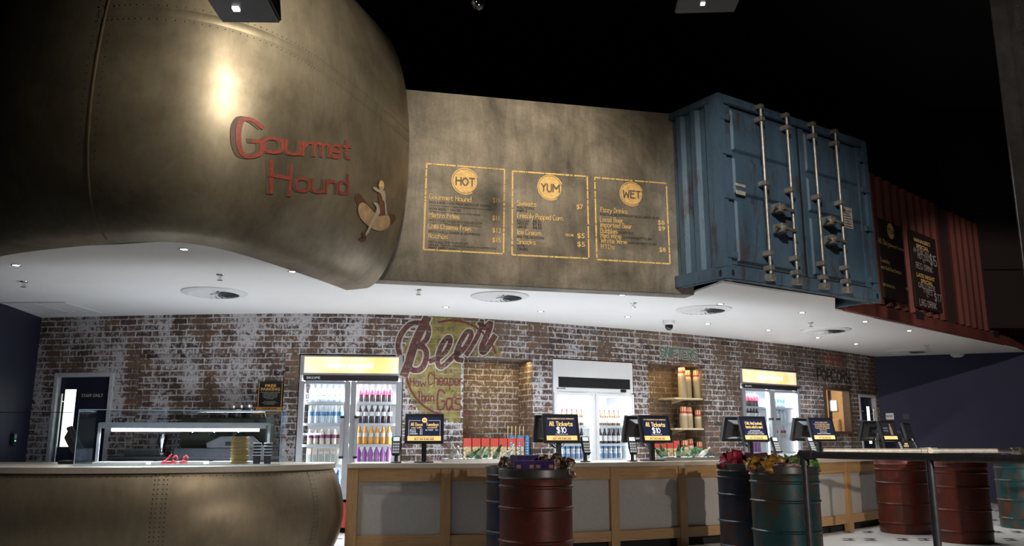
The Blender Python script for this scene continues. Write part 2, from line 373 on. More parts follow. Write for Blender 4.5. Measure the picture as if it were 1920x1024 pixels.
def strokes(text, gap=1.6):
    out = []; x = 0.0
    for ch in text:
        if ch == ' ': x += 3.2; continue
        g = GL.get(ch) or GL.get(ch.upper()); wd = 0
        for st in g.split(';'):
            pts = [Vector((int(t[0]), _y(t[1]))) for t in st.split()]
            wd = max(wd, max(p.x for p in pts))
            if len(pts) == 2 and (pts[0] - pts[1]).length < 0.1: pts[1] = pts[1] + Vector((0, 0.6))
            if ch not in SHARP and len(pts) > 2: pts = cat(pts, 4)
            elif len(pts) > 2:
                for a_, b_ in zip(pts, pts[1:]): out.append([Vector((q.x + x, q.y)) for q in (a_, b_)])
                continue
            out.append([Vector((p.x + x, p.y)) for p in pts])
        x += wd + gap
    return out, x - gap
def ribbon(mb, pts, w, place, w2=None):
    """a flat brush stroke; place maps (x, y) of the lettering plane on to the surface"""
    n = len(pts); rows = []
    for i, p in enumerate(pts):
        d = pts[min(i + 1, n - 1)] - pts[max(i - 1, 0)]
        if d.length < 1e-9: d = Vector((1, 0))
        d.normalize(); k = Vector((-d.y, d.x)); q = p
        ww = w if w2 is None else w + (w2 - w) * abs(2 * i / max(1, n - 1) - 1) ** 2
        if i == 0: q = p - d * ww * 0.4
        if i == n - 1: q = p + d * ww * 0.4
        rows.append([place(*(q + k * ww / 2)), place(*(q - k * ww / 2))])
    mb.grid(rows)
def hand(mb, S, text, x0, y0, x1, hpx, wt=0.9, off=0.004, slant=0.0):
    """hand lettering on surface S between pixel columns x0 and x1 with its baseline starting at (x0, y0)"""
    u0, z0 = S.hit(x0, y0); u1, _ = S.hit(x1, y0); _, zt = S.hit(x0, y0 - hpx)
    st, wd = strokes(text); sx = (u1 - u0) / wd; sy = (zt - z0) / 7.0
    for pts in st:
        ribbon(mb, [Vector(((p.x + slant * p.y) * sx, p.y * sy)) for p in pts], wt * sy, lambda a, b: S.P(u0 + a, z0 + b, off))
_tc = {}
def text2d(text, bold=0.0):
    if (text, bold) in _tc: return _tc[(text, bold)]
    c = bpy.data.curves.new('t', 'FONT'); c.body = text; c.size = 1; c.resolution_u = 2; c.offset = bold
    o = bpy.data.objects.new('t', c); COL.objects.link(o)
    dg = bpy.context.evaluated_depsgraph_get(); me = o.evaluated_get(dg).to_mesh()
    vs = [(v.co.x, v.co.y) for v in me.vertices]; fs = [tuple(p.vertices) for p in me.polygons]
    o.evaluated_get(dg).to_mesh_clear(); bpy.data.objects.remove(o); bpy.data.curves.remove(c)
    x0 = min(v[0] for v in vs); x1 = max(v[0] for v in vs); y0 = min(v[1] for v in vs); y1 = max(v[1] for v in vs)
    r = ([((x - x0), y - (0 if y0 > -0.05 else 0)) for x, y in vs], fs, x1 - x0, y1)
    _tc[(text, bold)] = r; return r
def block(mb, S, text, x0, y0, x1, hpx, off=0.004, bold=0.0):
    u0, z0 = S.hit(x0, y0); u1, _ = S.hit(x1, y0); _, zt = S.hit(x0, y0 - hpx)
    vs, fs, wd, ht = text2d(text, bold); sx = (u1 - u0) / wd; sy = (zt - z0) / ht
    mb.add([S.P(u0 + x * sx, z0 + y * sy, off) for x, y in vs], fs)
def local_text(mb, text, x0, x1, z0, h, y, bold=0.0, M=None):
    """block text on a local upright plane y, facing -y"""
    vs, fs, wd, ht = text2d(text, bold); sx = (x1 - x0) / wd; sy = h / ht
    mb.add([(x0 + a * sx, y, z0 + b * sy) for a, b in vs], fs, M)
def local_hand(mb, text, x0, x1, z0, h, y, wt=0.9, M=None):
    st, wd = strokes(text); sx = (x1 - x0) / wd; sy = h / 7
    for pts in st:
        def pl(a, b):
            v = Vector((x0 + a, y, z0 + b)); return M @ v if M else v
        ribbon(mb, [Vector((p.x * sx, p.y * sy)) for p in pts], wt * sy, pl)

# ------------------------------------------------------------------ the setting
def proj(p):
    z = p[2] - CAMH; fw = p[1] * cP + z * sP; up = -p[1] * sP + z * cP
    return Vector((960 + FPX * p[0] / fw, 512 - FPX * up / fw))
def floor_mat():
    m, b = newmat('mosaic_floor'); o = coord(m)
    br = nd(m, 'TexBrick', {'Vector': o, 'Color1': (0.62, 0.60, 0.56), 'Color2': (0.70, 0.68, 0.64), 'Mortar': (0.40, 0.38, 0.36), 'Scale': 1.0, 'Mortar Size': 0.0018,
                            'Brick Width': 0.027, 'Row Height': 0.027}, offset=0.0)
    sep = nd(m, 'SeparateXYZ', {'Vector': o}); x, y = sep.outputs[0], sep.outputs[1]
    row = mth(m, 'FLOOR', mth(m, 'DIVIDE', y, 0.80)); odd = mth(m, 'MODULO', mth(m, 'ABSOLUTE', row), 2.0)
    fx = mth(m, 'FRACT', mth(m, 'ADD', mth(m, 'DIVIDE', x, 0.62), mth(m, 'MULTIPLY', odd, 0.5))); fy = mth(m, 'FRACT', mth(m, 'DIVIDE', y, 0.80))
    def rect(x0, x1, y0, y1):
        a = mth(m, 'MULTIPLY', mth(m, 'GREATER_THAN', fx, x0), mth(m, 'LESS_THAN', fx, x1)); c = mth(m, 'MULTIPLY', mth(m, 'GREATER_THAN', fy, y0), mth(m, 'LESS_THAN', fy, y1))
        return mth(m, 'MULTIPLY', a, c)
    k = rect(0.10, 0.32, 0.30, 0.40)
    for r in ((0.20, 0.42, 0.50, 0.60), (0.26, 0.32, 0.4, 0.5), (0.50, 0.72, 0.30, 0.40), (0.60, 0.82, 0.50, 0.60), (0.66, 0.72, 0.4, 0.5)): k = mth(m, 'MAXIMUM', k, rect(*r))
    setin(m, b.inputs['Base Color'], mix(m, k, br.outputs['Color'], (0.015, 0.015, 0.015))); b.inputs['Roughness'].default_value = 0.42
    return m
obj('floor', MB().box(-14, 16, -6, 20, -0.1, 0), floor_mat(), kind='structure')
obj('ceiling', MB().box(-14, 16, -6, 20, 7.0, 7.1), BLACKM, kind='structure')

# brick wall on the plan curve, with its openings cut out and their reveals
def opening(l, r, top, bot, depth, back):
    u0 = WALL.hit(*l)[0]; u1 = WALL.hit(*r)[0]; zt = WALL.hit(*top)[1]; zb = 0.0 if bot is None else WALL.hit(*bot)[1]
    return dict(u0=u0, u1=u1, z0=zb, z1=zt, depth=depth, back=back)
OP = {
    'door_l': opening((97, 760), (209, 760), (150, 699), None, 0.14, False),
    'patch': opening((248, 760), (531, 760), (390, 662), None, 0.09, True),
    'fridge_l': opening((557, 760), (755, 760), (655, 664), None, 0.85, False),
    'niche_l': opening((868, 800), (999, 800), (930, 671), (930, 862), 0.42, True),
    'fridge_m': opening((1036, 760), (1189, 760), (1112, 675), None, 0.85, False),
    'niche_r': opening((1218, 800), (1322, 800), (1268, 684), (1268, 862), 0.42, True),
    'fridge_r': opening((1390, 760), (1499, 760), (1445, 692), None, 0.85, False),
    'hatch': opening((1547, 770), (1593, 770), (1568, 729), (1568, 812), 0.12, False),
    'door_r': opening((1613, 790), (1645, 790), (1628, 740), None, 0.14, False),
}
def build_wall():
    ub = sorted(set([round(WALL.len * i / 150, 4) for i in range(151)] + [round(o[k], 4) for o in OP.values() for k in ('u0', 'u1')]))
    zb = sorted(set([0.0, 2.78] + [round(o[k], 4) for o in OP.values() for k in ('z0', 'z1')]))
    mb = MB(); uv = []; wm = MB(); wuv = []
    def quad(m, u, ps, us):
        m.add(ps, [(0, 1, 2, 3)]); u.extend(us)
    for a, b in zip(ub, ub[1:]):
        for c, d in zip(zb, zb[1:]):
            mu, mz = (a + b) / 2, (c + d) / 2
            if any(o['u0'] < mu < o['u1'] and o['z0'] < mz < o['z1'] for o in OP.values()): continue
            quad(mb, uv, [WALL.P(a, c), WALL.P(b, c), WALL.P(b, d), WALL.P(a, d)], [(a, c), (b, c), (b, d), (a, d)])
    for k, o in OP.items():
        m, u_ = (wm, wuv) if k.startswith('niche') else (mb, uv)
        D = -o['depth']; a, b, c, d = o['u0'], o['u1'], o['z0'], o['z1']
        for u, s in ((a, 1), (b, -1)):
            quad(m, u_, [WALL.P(u, c, 0), WALL.P(u, c, D), WALL.P(u, d, D), WALL.P(u, d, 0)], [(u, c), (u + D * s, c), (u + D * s, d), (u, d)])
        n = 8
        for i in range(n):
            p, q = a + (b - a) * i / n, a + (b - a) * (i + 1) / n
            for z in ([d, c] if c > 0 else [d]):
                quad(m, u_, [WALL.P(p, z, 0), WALL.P(q, z, 0), WALL.P(q, z, D), WALL.P(p, z, D)], [(p, z), (q, z), (q, z + D), (p, z + D)])
            if o['back']: quad(m, u_, [WALL.P(p, c, D), WALL.P(q, c, D), WALL.P(q, d, D), WALL.P(p, d, D)], [(p, c + .04), (q, c + .04), (q, d + .04), (p, d + .04)])
    obj('wall_back', mb, BRICK, uv=uv, kind='structure', fix=False)
    obj('wall_niche', wm, BRICK_WARM, uv=wuv, kind='structure', fix=False)
    # plain block work closing the rooms behind the openings
    bk = MB(); n = 60
    rows = [[WALL.P(WALL.len * i / n, z, -0.9) for i in range(n + 1)] for z in (0, 2.78)]
    h = OP['hatch']; dr = OP['door_r']
    for i in range(n):
        u = WALL.len * (i + .5) / n
        if h['u0'] - 0.5 < u < h['u1'] + 0.9: continue
        bk.add([rows[0][i], rows[0][i + 1], rows[1][i + 1], rows[1][i]], [(0, 1, 2, 3)])
    obj('wall_service', bk, BLACKM, kind='structure')
build_wall()
cl, cr = WALL.P(0, 0), WALL.P(WALL.len, 0)
def wallslab(name, a, b, z0, z1, mat, t=0.12, side=1):
    a = Vector((a[0], a[1])); b = Vector((b[0], b[1])); d = (b - a).normalized(); k = Vector((d.y, -d.x)) * t * side
    return obj(name, MB().prism([tuple(a), tuple(b), tuple(b + k), tuple(a + k)], z0, z1), mat, kind='structure')
LW = plane((-5.45, 5.6), (cl.x, cl.y))
RW = plane((cr.x, cr.y), (9.535 + 2.4 * 1.6, 15.534 - 0.706 * 1.6))
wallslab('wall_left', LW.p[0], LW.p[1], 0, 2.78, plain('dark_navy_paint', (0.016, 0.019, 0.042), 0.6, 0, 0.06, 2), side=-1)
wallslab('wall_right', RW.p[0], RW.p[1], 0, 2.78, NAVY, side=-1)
# dropped ceiling over the servery
poly = [(-5.45, 5.6), (-5.45, 6.9)]
poly = [(-5.35, 7.05), (-3.3, 6.75), (-2.7, 6.6), (-2.0, 7.75), (-1.5, 8.16)]
poly += [tuple(MENU.P(u, 0, -0.03).xy) for u in (1.2, MENU.len)]
poly += [tuple(CONT.P(0.03, 0, -0.10).xy), tuple(CONT.P(CONT.len * 0.72, 0, -0.10).xy)]
ru0 = REDW.hit(1566, 578)[0]
poly += [tuple(REDW.P(ru0 + 0.1, 0, -0.05).xy), tuple(atz(1906, 654, SOF).xy), tuple(atz(1925, 660, SOF).xy)]
poly += [tuple(WALL.P(WALL.len * i / 24, 0, -0.02).xy) for i in range(24, -1, -1)]
poly += [tuple(LW.P(LW.len, 0, -0.05).xy), tuple(LW.P(0.7, 0, -0.05).xy)]
obj('ceiling', MB().prism(poly, SOF, SOF + 0.02), WHITE, kind='structure')
# plasterboard wall with the menus, above the servery
mt0, mt1 = MENU.hit(745, 166)[1], MENU.hit(1280, 215)[1]
mw = MB(); a, b = MENU.P(1.0, 0), MENU.P(MENU.len, 0); a2, b2 = MENU.P(1.0, 0, -0.22), MENU.P(MENU.len, 0, -0.22)
mu = MENU.hit(745, 166)[0]; zl = mt0 - (mt1 - mt0) / (MENU.hit(1280, 215)[0] - mu) * (mu - 1.0)
mw.add([(a.x, a.y, 2.70), (b.x, b.y, 2.70), (b2.x, b2.y, 2.70), (a2.x, a2.y, 2.70), (a.x, a.y, zl), (b.x, b.y, mt1), (b2.x, b2.y, mt1), (a2.x, a2.y, zl)],
       [(0, 3, 2, 1), (4, 5, 6, 7), (0, 1, 5, 4), (1, 2, 6, 5), (2, 3, 7, 6), (3, 0, 4, 7)])
obj('wall_front', mw, CONC, kind='structure', bevel=0.006)
# dark panelled wall far above and behind
UP = MB()
for i in range(-4, 8):
    for j in range(4): UP.box(i * 2.3 + 0.62 + 0.012, (i + 1) * 2.3 + 0.62 - 0.012, 14.0, 14.06, 3.0 + j * 1.02, 4.0 + j * 1.02)
obj('wall_upper', UP, plain('dark_maroon_panel', (0.012, 0.004, 0.004), 0.8), kind='structure')

# doors
def make_door(name, key, lean, win, with_pull):
    o = OP[key]; u0, u1, z1 = o['u0'], o['u1'], o['z1']; mu = (u0 + u1) / 2; wd = u1 - u0; p = WALL.P(mu, 0, 0)
    t = bpy.data.objects.new(name, None); COL.objects.link(t); t.location = p; t.rotation_euler = (0, 0, WALL.ang(mu)); t['kind'] = 'structure'
    fr = MB(); w = 0.055
    fr.box(-wd / 2, -wd / 2 + w, -0.015, 0.12, 0, z1).box(wd / 2 - w, wd / 2, -0.015, 0.12, 0, z1).box(-wd / 2 + w, wd / 2 - w, -0.015, 0.12, z1 - w, z1)
    obj('door_frame', fr, plain('grey_door_frame', (0.50, 0.51, 0.54), 0.5), t, bevel=0.004)
    obj('door_leaf', MB().box(-wd / 2 + w, wd / 2 - w, 0.06, 0.11, 0.005, z1 - w), NAVYD, t, bevel=0.003)
    wx0, wx1, wz0, wz1 = win
    g = obj('vision_panel', MB().box(wx0, wx1, 0.052, 0.06, wz0, wz1), emit('lit_vision_panel', (0.86, 0.95, 0.86), 2.2), t)
    f2 = MB()
    for q in ((wx0 - .015, wx0, wz0 - .015, wz1 + .015), (wx1, wx1 + .015, wz0 - .015, wz1 + .015), (wx0, wx1, wz1, wz1 + .015), (wx0, wx1, wz0 - .015, wz0)): f2.box(q[0], q[1], 0.047, 0.06, q[2], q[3])
    obj('vision_frame', f2, BLACK, g)
    px = -wd / 2 + w + 0.07 if with_pull < 0 else wd / 2 - w - 0.07
    h = MB().cyl((px, 0.0, 0.85), (px, 0.0, 1.72), 0.016)
    h.cyl((px, 0.0, 0.95), (px, 0.06, 0.95), 0.01).cyl((px, 0.0, 1.62), (px, 0.06, 1.62), 0.01)
    obj('pull_handle', h, STEEL, t, smooth=True)
    return t, wd, z1
def loc_on(key, px, py):
    o = OP[key]; u, z = WALL.hit(px, py); return u - (o['u0'] + o['u1']) / 2, z
xa, za = loc_on('door_l', 118, 730); xb, _ = loc_on('door_l', 139, 730); zb_ = WALL.hit(118, 838)[1]
make_door('door_1', 'door_l', 0, (xa, xb, zb_, za), -1)
xa, za = loc_on('door_r', 1629, 762); xb, _ = loc_on('door_r', 1634.5, 762); zb_ = WALL.hit(1629, 832)[1]
make_door('door_2', 'door_r', 0, (xa, xb, zb_, za), 1)
def wall_plate(name, label, cat, S, px0, py0, px1, py1, th, mat, text=None, tmat=None, off=0.0, rec=0.0):
    """a flat plate fixed on a surface, given by two opposite corners as seen in the photograph"""
    u0, z1 = S.hit(px0, py0); u1, z0 = S.hit(px1, py1); mu = (u0 + u1) / 2; p = S.P(mu, z0, off)
    t = thing(name, label, cat, p, S.ang(mu)); wd = u1 - u0; h = z1 - z0
    obj('plate', MB().box(-wd / 2, wd / 2, -th, 0, 0, h), mat, t, bevel=min(0.004, th / 4))
    if text:
        mb = MB(); local_text(mb, text, -wd * .40, wd * .40, h * .28, h * .40, -th - .001); obj('lettering', mb, tmat, t)
    return t, wd, h
wall_plate('door_sign', 'small black plate reading STAFF ONLY on navy door at left', 'sign', WALL, 144, 734, 193, 748, 0.008, BLACKM, 'STAFF ONLY', WMETAL, off=-0.06)
wall_plate('door_sign', 'small black plate on the far navy door beside the popcorn window', 'sign', WALL, 1618, 767, 1626, 774, 0.008, BLACKM, 'STAFF ONLY', WMETAL, off=-0.06)

# popcorn window and the ply lined room behind it
h = OP['hatch']; mu = (h['u0'] + h['u1']) / 2; wd = h['u1'] - h['u0']
wn = bpy.data.objects.new('window_1', None); COL.objects.link(wn); wn.location = WALL.P(mu, h['z0']); wn.rotation_euler = (0, 0, WALL.ang(mu)); wn['kind'] = 'structure'
H = h['z1'] - h['z0']; f = MB(); w_ = 0.03
f.box(-wd / 2 - .02, -wd / 2 + w_, -.03, .1, -.02, H + .02).box(wd / 2 - w_, wd / 2 + .02, -.03, .1, -.02, H + .02).box(-wd / 2 + w_, wd / 2 - w_, -.03, .1, H - w_, H + .02).box(-wd / 2 + w_, wd / 2 - w_, -.03, .1, -.02, w_)
obj('window_frame', f, wood('dark_stained_frame', (0.05, 0.03, 0.018), (0.09, 0.055, 0.03)), wn, bevel=0.004)
obj('window_pane', MB().box(-wd / 2 + w_, wd / 2 - w_, .03, .036, w_, H - w_), GLASS, wn)
rm = MB()
rm.box(-.9, 1.6, 1.5, 1.54, -.9, 1.5).box(1.56, 1.6, .13, 1.5, -.9, 1.5).box(-.94, -.9, .13, 1.5, -.9, 1.5)
obj('room_lining', rm, PLY, wn); obj('room_ceiling', MB().box(-.9, 1.6, .13, 1.54, 1.02, 1.06), WMETAL, wn)
nl = light('popcorn_room_lamp', 'POINT', tuple(WALL.P(mu + 0.3, h['z0'] + .85, -0.8)), 90, (1, .82, .58), size=0.12)
WM = Matrix.Translation(WALL.P(mu, h['z0'])) @ R(WALL.ang(mu), 'Z')
bx = thing('light_box', 'glowing white sign box seen inside the popcorn window', 'sign', WM @ Vector((1.555, .87, H * .56)), WALL.ang(mu) - math.pi / 2)
obj('case', MB().box(-.075, .075, -.04, 0, 0, .22), WMETAL, bx); obj('face', MB().box(-.07, .07, -.046, -.04, .012, .208), emit('sign_box_face', (1, .93, .85), 1.6), bx)
cb = thing('ply_cupboard', 'pale ply cupboard seen through the popcorn window', 'cupboard', WM @ Vector((1.555, .84, -h['z0'])), WALL.ang(mu) - math.pi / 2)
obj('body', MB().box(-.09, .09, -.10, 0, 0, h['z0'] + H * .36), plain('pale_ply', (.62, .50, .34), .5), cb, bevel=.004); obj('door', MB().box(-.08, .08, -.12, -.10, .05, h['z0'] + H * .34), PLY, cb, bevel=.003)

# ------------------------------------------------------------------ the brass hull over the left counter
HB = Curve([(-5.3, 7.1), (-4.75, 6.72), (-3.99, 6.28), (-3.23, 6.00), (-2.72, 5.90), (-2.42, 5.95), (-2.17, 6.16), (-1.96, 6.56), (-1.72, 7.25), (-1.55, 7.80), (-1.47, 8.10)], per=10)
HZ, HH, HBG = 4.0, 1.40, 0.44
class Hull:
    len = HB.len
    def prof(s, z):
        q = max(-1, min(1, (z - HZ) / HH)); return HBG * math.sqrt(1 - q * q)
    def P(s, u, z, off=0.0): return HB.P(u, z, s.prof(z) + off)
    def hit(s, px, py):
        best = None
        for i in range(80):
            for j in range(40):
                u = s.len * i / 79; z = 2.62 + 2.75 * j / 39; q = proj(s.P(u, z)); e = (q.x - px) ** 2 + (q.y - py) ** 2
                if best is None or e < best[0]: best = (e, u, z)
        _, u, z = best
        for _ in range(12):
            q = proj(s.P(u, z)); a = (proj(s.P(u + .005, z)) - q) / .005; b = (proj(s.P(u, z + .005)) - q) / .005
            ex, ey = px - q.x, py - q.y; D = a.x * b.y - a.y * b.x
            if abs(D) < 1e-6: break
            u += max(-.1, min(.1, (ex * b.y - ey * b.x) / D)); z += max(-.1, min(.1, (a.x * ey - a.y * ex) / D))
            u = max(0, min(s.len, u)); z = max(2.6, min(5.4, z))
        return u, z
HU = Hull()
hull = thing('metal_hull', 'large bulging brass hull lettered Gourmet Hound hanging over left counter', 'hull', (-2.6, 7.2, 2.6))
def hobj(name, mb, mat, **k):
    o = obj(name, mb, mat, **k); o.parent = hull; o.matrix_parent_inverse = Matrix.Translation((2.6, -7.2, -2.6)); return o
nz = 34; nu = 110; rows = []
for j in range(nz + 1):
    t = -1 + 2 * j / nz; z = HZ + HH * math.sin(t * math.pi / 2 * 0.96); rows.append([HU.P(HU.len * i / nu, z) for i in range(nu + 1)])
zb0 = HZ - HH * math.sin(math.pi / 2 * .96)
inner = [HB.P(HU.len * i / nu, zb0 - 0.01, HU.prof(zb0) - 0.22) for i in range(nu + 1)]
inner2 = [HB.P(HU.len * i / nu, SOF + .1, HU.prof(zb0) - 0.34) for i in range(nu + 1)]
zt0 = HZ + HH * math.sin(math.pi / 2 * .96); top = [HB.P(HU.len * i / nu, zt0, HU.prof(zt0) - 1.0) for i in range(nu + 1)]
hobj('shell', MB().grid([inner2, inner] + rows + [top]), HULL, smooth=True)
(ua_, za_), (uc_, zc_) = HU.hit(203, 8), HU.hit(166, 330); us = (ua_ + uc_) / 2
def sea(z): return ua_ + (uc_ - ua_) * (z - za_) / (zc_ - za_)
zh = HU.hit(640, 152)[1]
sm = MB(); sm.grid([[HU.P(sea(z) + d, z, o) for d, o in ((-.008, .001), (-.006, .004), (.002, .004), (.008, .001))] for z in [2.57 + 2.8 * i / 60 for i in range(61)]])
hobj('seam_strip', sm, HULL2, smooth=True)
sm = MB(); sm.grid([[HU.P(us + (HU.len - us) * i / 80, zh + d, o) for d, o in ((-.035, .0005), (-.033, .0015), (.033, .0015), (.035, .0005))] for i in range(81)])
hobj('lap_strip', sm, HULL, smooth=True)
rv = MB()
def rivet(mb, p, n, r=0.008):
    M = Matrix.Translation(p) @ Vector(n).to_track_quat('Z', 'Y').to_matrix().to_4x4(); mb.lathe([(r, 0), (r * .8, r * .5), (r * .3, r * .75)], 6, M)
def hn(u, z): return (HU.P(u, z, .1) - HU.P(u, z)).normalized()
for i in range(90):
    u = us + (HU.len - us) * i / 90
    for dz in (-.055, .055): rivet(rv, HU.P(u, zh + dz), hn(u, zh), .0055)
for i in range(46):
    z = 2.75 + 2.5 * i / 45
    for du in (-.05, .05): rivet(rv, HU.P(sea(z) + du, z), hn(us, z), .004)
hobj('rivets', rv, plain('dark_rivets', (.07, .055, .035), .5, .4))
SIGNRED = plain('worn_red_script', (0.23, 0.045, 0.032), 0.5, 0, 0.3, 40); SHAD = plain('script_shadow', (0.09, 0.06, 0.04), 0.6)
def affine_strokes(mb, S, text, pA, pB, pT, wt, off, dx=0.0, dz=0.0):
    """script between the baseline ends pA and pB (pixels), pT is the cap height above pA"""
    ua, za = S.hit(*pA); ub, zb = S.hit(*pB); ut, zt = S.hit(*pT); st, wd = strokes(text, 1.0)
    for pts in st:
        def pl(x, y): return S.P(ua + (ub - ua) * x / wd + (ut - ua) * y / 7 + dx, za + (zb - za) * x / wd + (zt - za) * y / 7 + dz, off)
        # keep the brush the same width across and along
        sx = abs(ub - ua) / wd; sy = abs(zt - za) / 7; n = len(pts); rws = []
        for i, p in enumerate(pts):
            d = pts[min(i + 1, n - 1)] - pts[max(i - 1, 0)]; d = Vector((d.x * sx, d.y * sy)).normalized(); k = Vector((-d.y / sx, d.x / sy)) * wt / 2
            e = Vector((d.x / sx, d.y / sy)) * wt * .4 * (-1 if i == 0 else 1 if i == n - 1 else 0)
            rws.append([pl(*(p + e + k)), pl(*(p + e - k))])
        mb.grid(rws)
def hull_word(pieces):
    a = MB(); b = MB()
    for text, pA, pB, pT, wt in pieces:
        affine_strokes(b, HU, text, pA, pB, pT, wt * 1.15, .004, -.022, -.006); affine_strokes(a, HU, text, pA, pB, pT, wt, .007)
    return a, b
a, b = hull_word([('G', (447, 290), (488, 296), (447, 222), .027), ('ourmet', (494, 284), (655, 297), (494, 240), .022),
                  ('H', (508, 361), (542, 366), (508, 304), .027), ('ound', (554, 357), (652, 363), (554, 318), .022)])
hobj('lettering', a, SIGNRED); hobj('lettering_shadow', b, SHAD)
# painted emblem: a frankfurter in a bun with a seated figure on it
def blob(mb, S, pts, off, smooth=True):
    q = [Vector(p) for p in pts]
    if smooth:
        P = q; out = []
        for i in range(len(P)):
            a_, b_, c_, d_ = P[i - 1], P[i], P[(i + 1) % len(P)], P[(i + 2) % len(P)]
            for k in range(4):
                t = k / 4; out.append(.5 * ((2 * b_) + (c_ - a_) * t + (2 * a_ - 5 * b_ + 4 * c_ - d_) * t * t + (3 * b_ - a_ - 3 * c_ + d_) * t ** 3))
        q = out
    vs = []
    for p in q:
        u, z = S.hit(p.x, p.y); vs.append(S.P(u, z, off))
    mb.add(vs, [tuple(range(len(vs)))])
E0 = (650, 325); ES = 110 / 805
def ep(L): return [(E0[0] + x * ES, E0[1] + y * ES) for x, y in L]
m1 = MB(); blob(m1, HU, ep([(110, 350), (130, 285), (180, 290), (250, 380), (360, 500), (450, 575), (580, 590), (600, 560), (660, 575), (670, 630), (630, 690), (560, 740), (420, 800), (300, 750), (190, 640), (140, 540), (140, 440)]), .004)
hobj('sausage', m1, plain('emblem_brown', (0.10, 0.045, 0.022), .6))
m1 = MB(); blob(m1, HU, ep([(150, 470), (190, 405), (260, 425), (370, 540), (430, 585), (560, 580), (585, 650), (570, 730), (480, 785), (370, 775), (250, 690), (165, 590)]), .008)
hobj('bun', m1, plain('emblem_bun', (0.46, 0.30, 0.16), .6, 0, .25, 9))
m1 = MB(); blob(m1, HU, ep([(430, 260), (500, 260), (505, 400), (500, 570), (440, 570), (435, 420)]), .006); hobj('emblem_robe', m1, plain('emblem_rust', (0.20, 0.07, 0.04), .6))
m1 = MB()
for L in ([(345, 200), (380, 190), (450, 235), (510, 250), (520, 380), (540, 560), (515, 560), (505, 400), (480, 370), (450, 280), (380, 240)],
          [(350, 405), (400, 410), (430, 450), (440, 550), (360, 660), (300, 790), (250, 860), (235, 850), (290, 740), (330, 640), (380, 540), (395, 470)],
          [(425, 160), (450, 100), (480, 115), (498, 170), (480, 235), (440, 230)]): blob(m1, HU, ep(L), .011)
hobj('emblem_figure', m1, plain('emblem_pale', (0.48, 0.40, 0.29), .6))
m1 = MB(); blob(m1, HU, ep([(425, 160), (450, 100), (485, 120), (498, 170), (485, 225), (470, 180), (450, 200), (435, 190)]), .013); hobj('emblem_hair', m1, GOLD)
m1 = MB(); blob(m1, HU, ep([(195, 840), (230, 830), (255, 880), (235, 930), (165, 945), (175, 905), (215, 890)]), .013); hobj('emblem_shoes', m1, plain('emblem_maroon', (0.12, 0.02, 0.02), .5))

# ------------------------------------------------------------------ menus painted on the plaster
def band(mb, S, p, q, w, off):
    (u0, z0), (u1, z1) = S.hit(*p), S.hit(*q); n = 90; d = Vector((u1 - u0, z1 - z0)).normalized(); k = Vector((-d.y, d.x)) * w / 2
    for i in range(n):
        if random.random() < .07: continue
        t0, t1 = i / n, (i + 1) / n; rw = []
        for t in (t0, t1):
            c = Vector((u0 + (u1 - u0) * t, z0 + (z1 - z0) * t)); rw.append([S.P(*(c + k), off), S.P(*(c - k), off)])
        mb.grid(rw)
def disc(mb, S, c, rpx, off, r0=0.0, a0=0.0, a1=6.2832):
    u, z = S.hit(*c); r = abs(S.hit(c[0], c[1] - rpx)[1] - z); n = 36
    if r0: mb.grid([[S.P(u + r * k * math.cos(a0 + (a1 - a0) * i / n), z + r * k * math.sin(a0 + (a1 - a0) * i / n), off) for k in (r0, 1)] for i in range(n + 1)])
    else: mb.add([S.P(u + r * math.cos(6.2832 * i / n), z + r * math.sin(6.2832 * i / n), off) for i in range(n)], [tuple(range(n))])
DISC = plain('gold_disc_paint', (0.78, 0.52, 0.20), .6, 0, .2, 30); CUT = plain('stencil_grey', (0.17, 0.135, 0.095), .65)
def menu(label, quad, dc, dr, word, heads, small, prices):
    c = [Vector(q) for q in quad]; u, z = MENU.hit((c[0].x + c[2].x) / 2, c[2].y); base = MENU.P(u, z, 0)
    t = thing('painted_menu', label, 'menu', base, 0, 'painted menus on the plaster wall')
    def part(name, mb, mat):
        o = obj(name, mb, mat); o.parent = t; o.matrix_parent_inverse = Matrix.Translation(-base)
    mb = MB()
    for i in range(4): band(mb, MENU, c[i], c[(i + 1) % 4], .017, .003)
    part('border', mb, GOLD)
    mb = MB(); disc(mb, MENU, dc, dr * .88, .003); disc(mb, MENU, dc, dr, .003, .92, .35, 5.3); part('logo_disc', mb, DISC)
    mb = MB(); hand(mb, MENU, word, dc[0] - dr * .68, dc[1] + dr * .26, dc[0] + dr * .70, dr * .56, 1.4, .006); part('logo_word', mb, CUT)
    mb = MB()
    for h in heads: hand(mb, MENU, *h, wt=.85)
    part('headings', mb, GOLD)
    mb = MB()
    for h in prices: block(mb, MENU, *h, bold=.01)
    part('prices', mb, GOLD)
    mb = MB()
    for h in small: block(mb, MENU, *h)
    part('small_print', mb, INK)
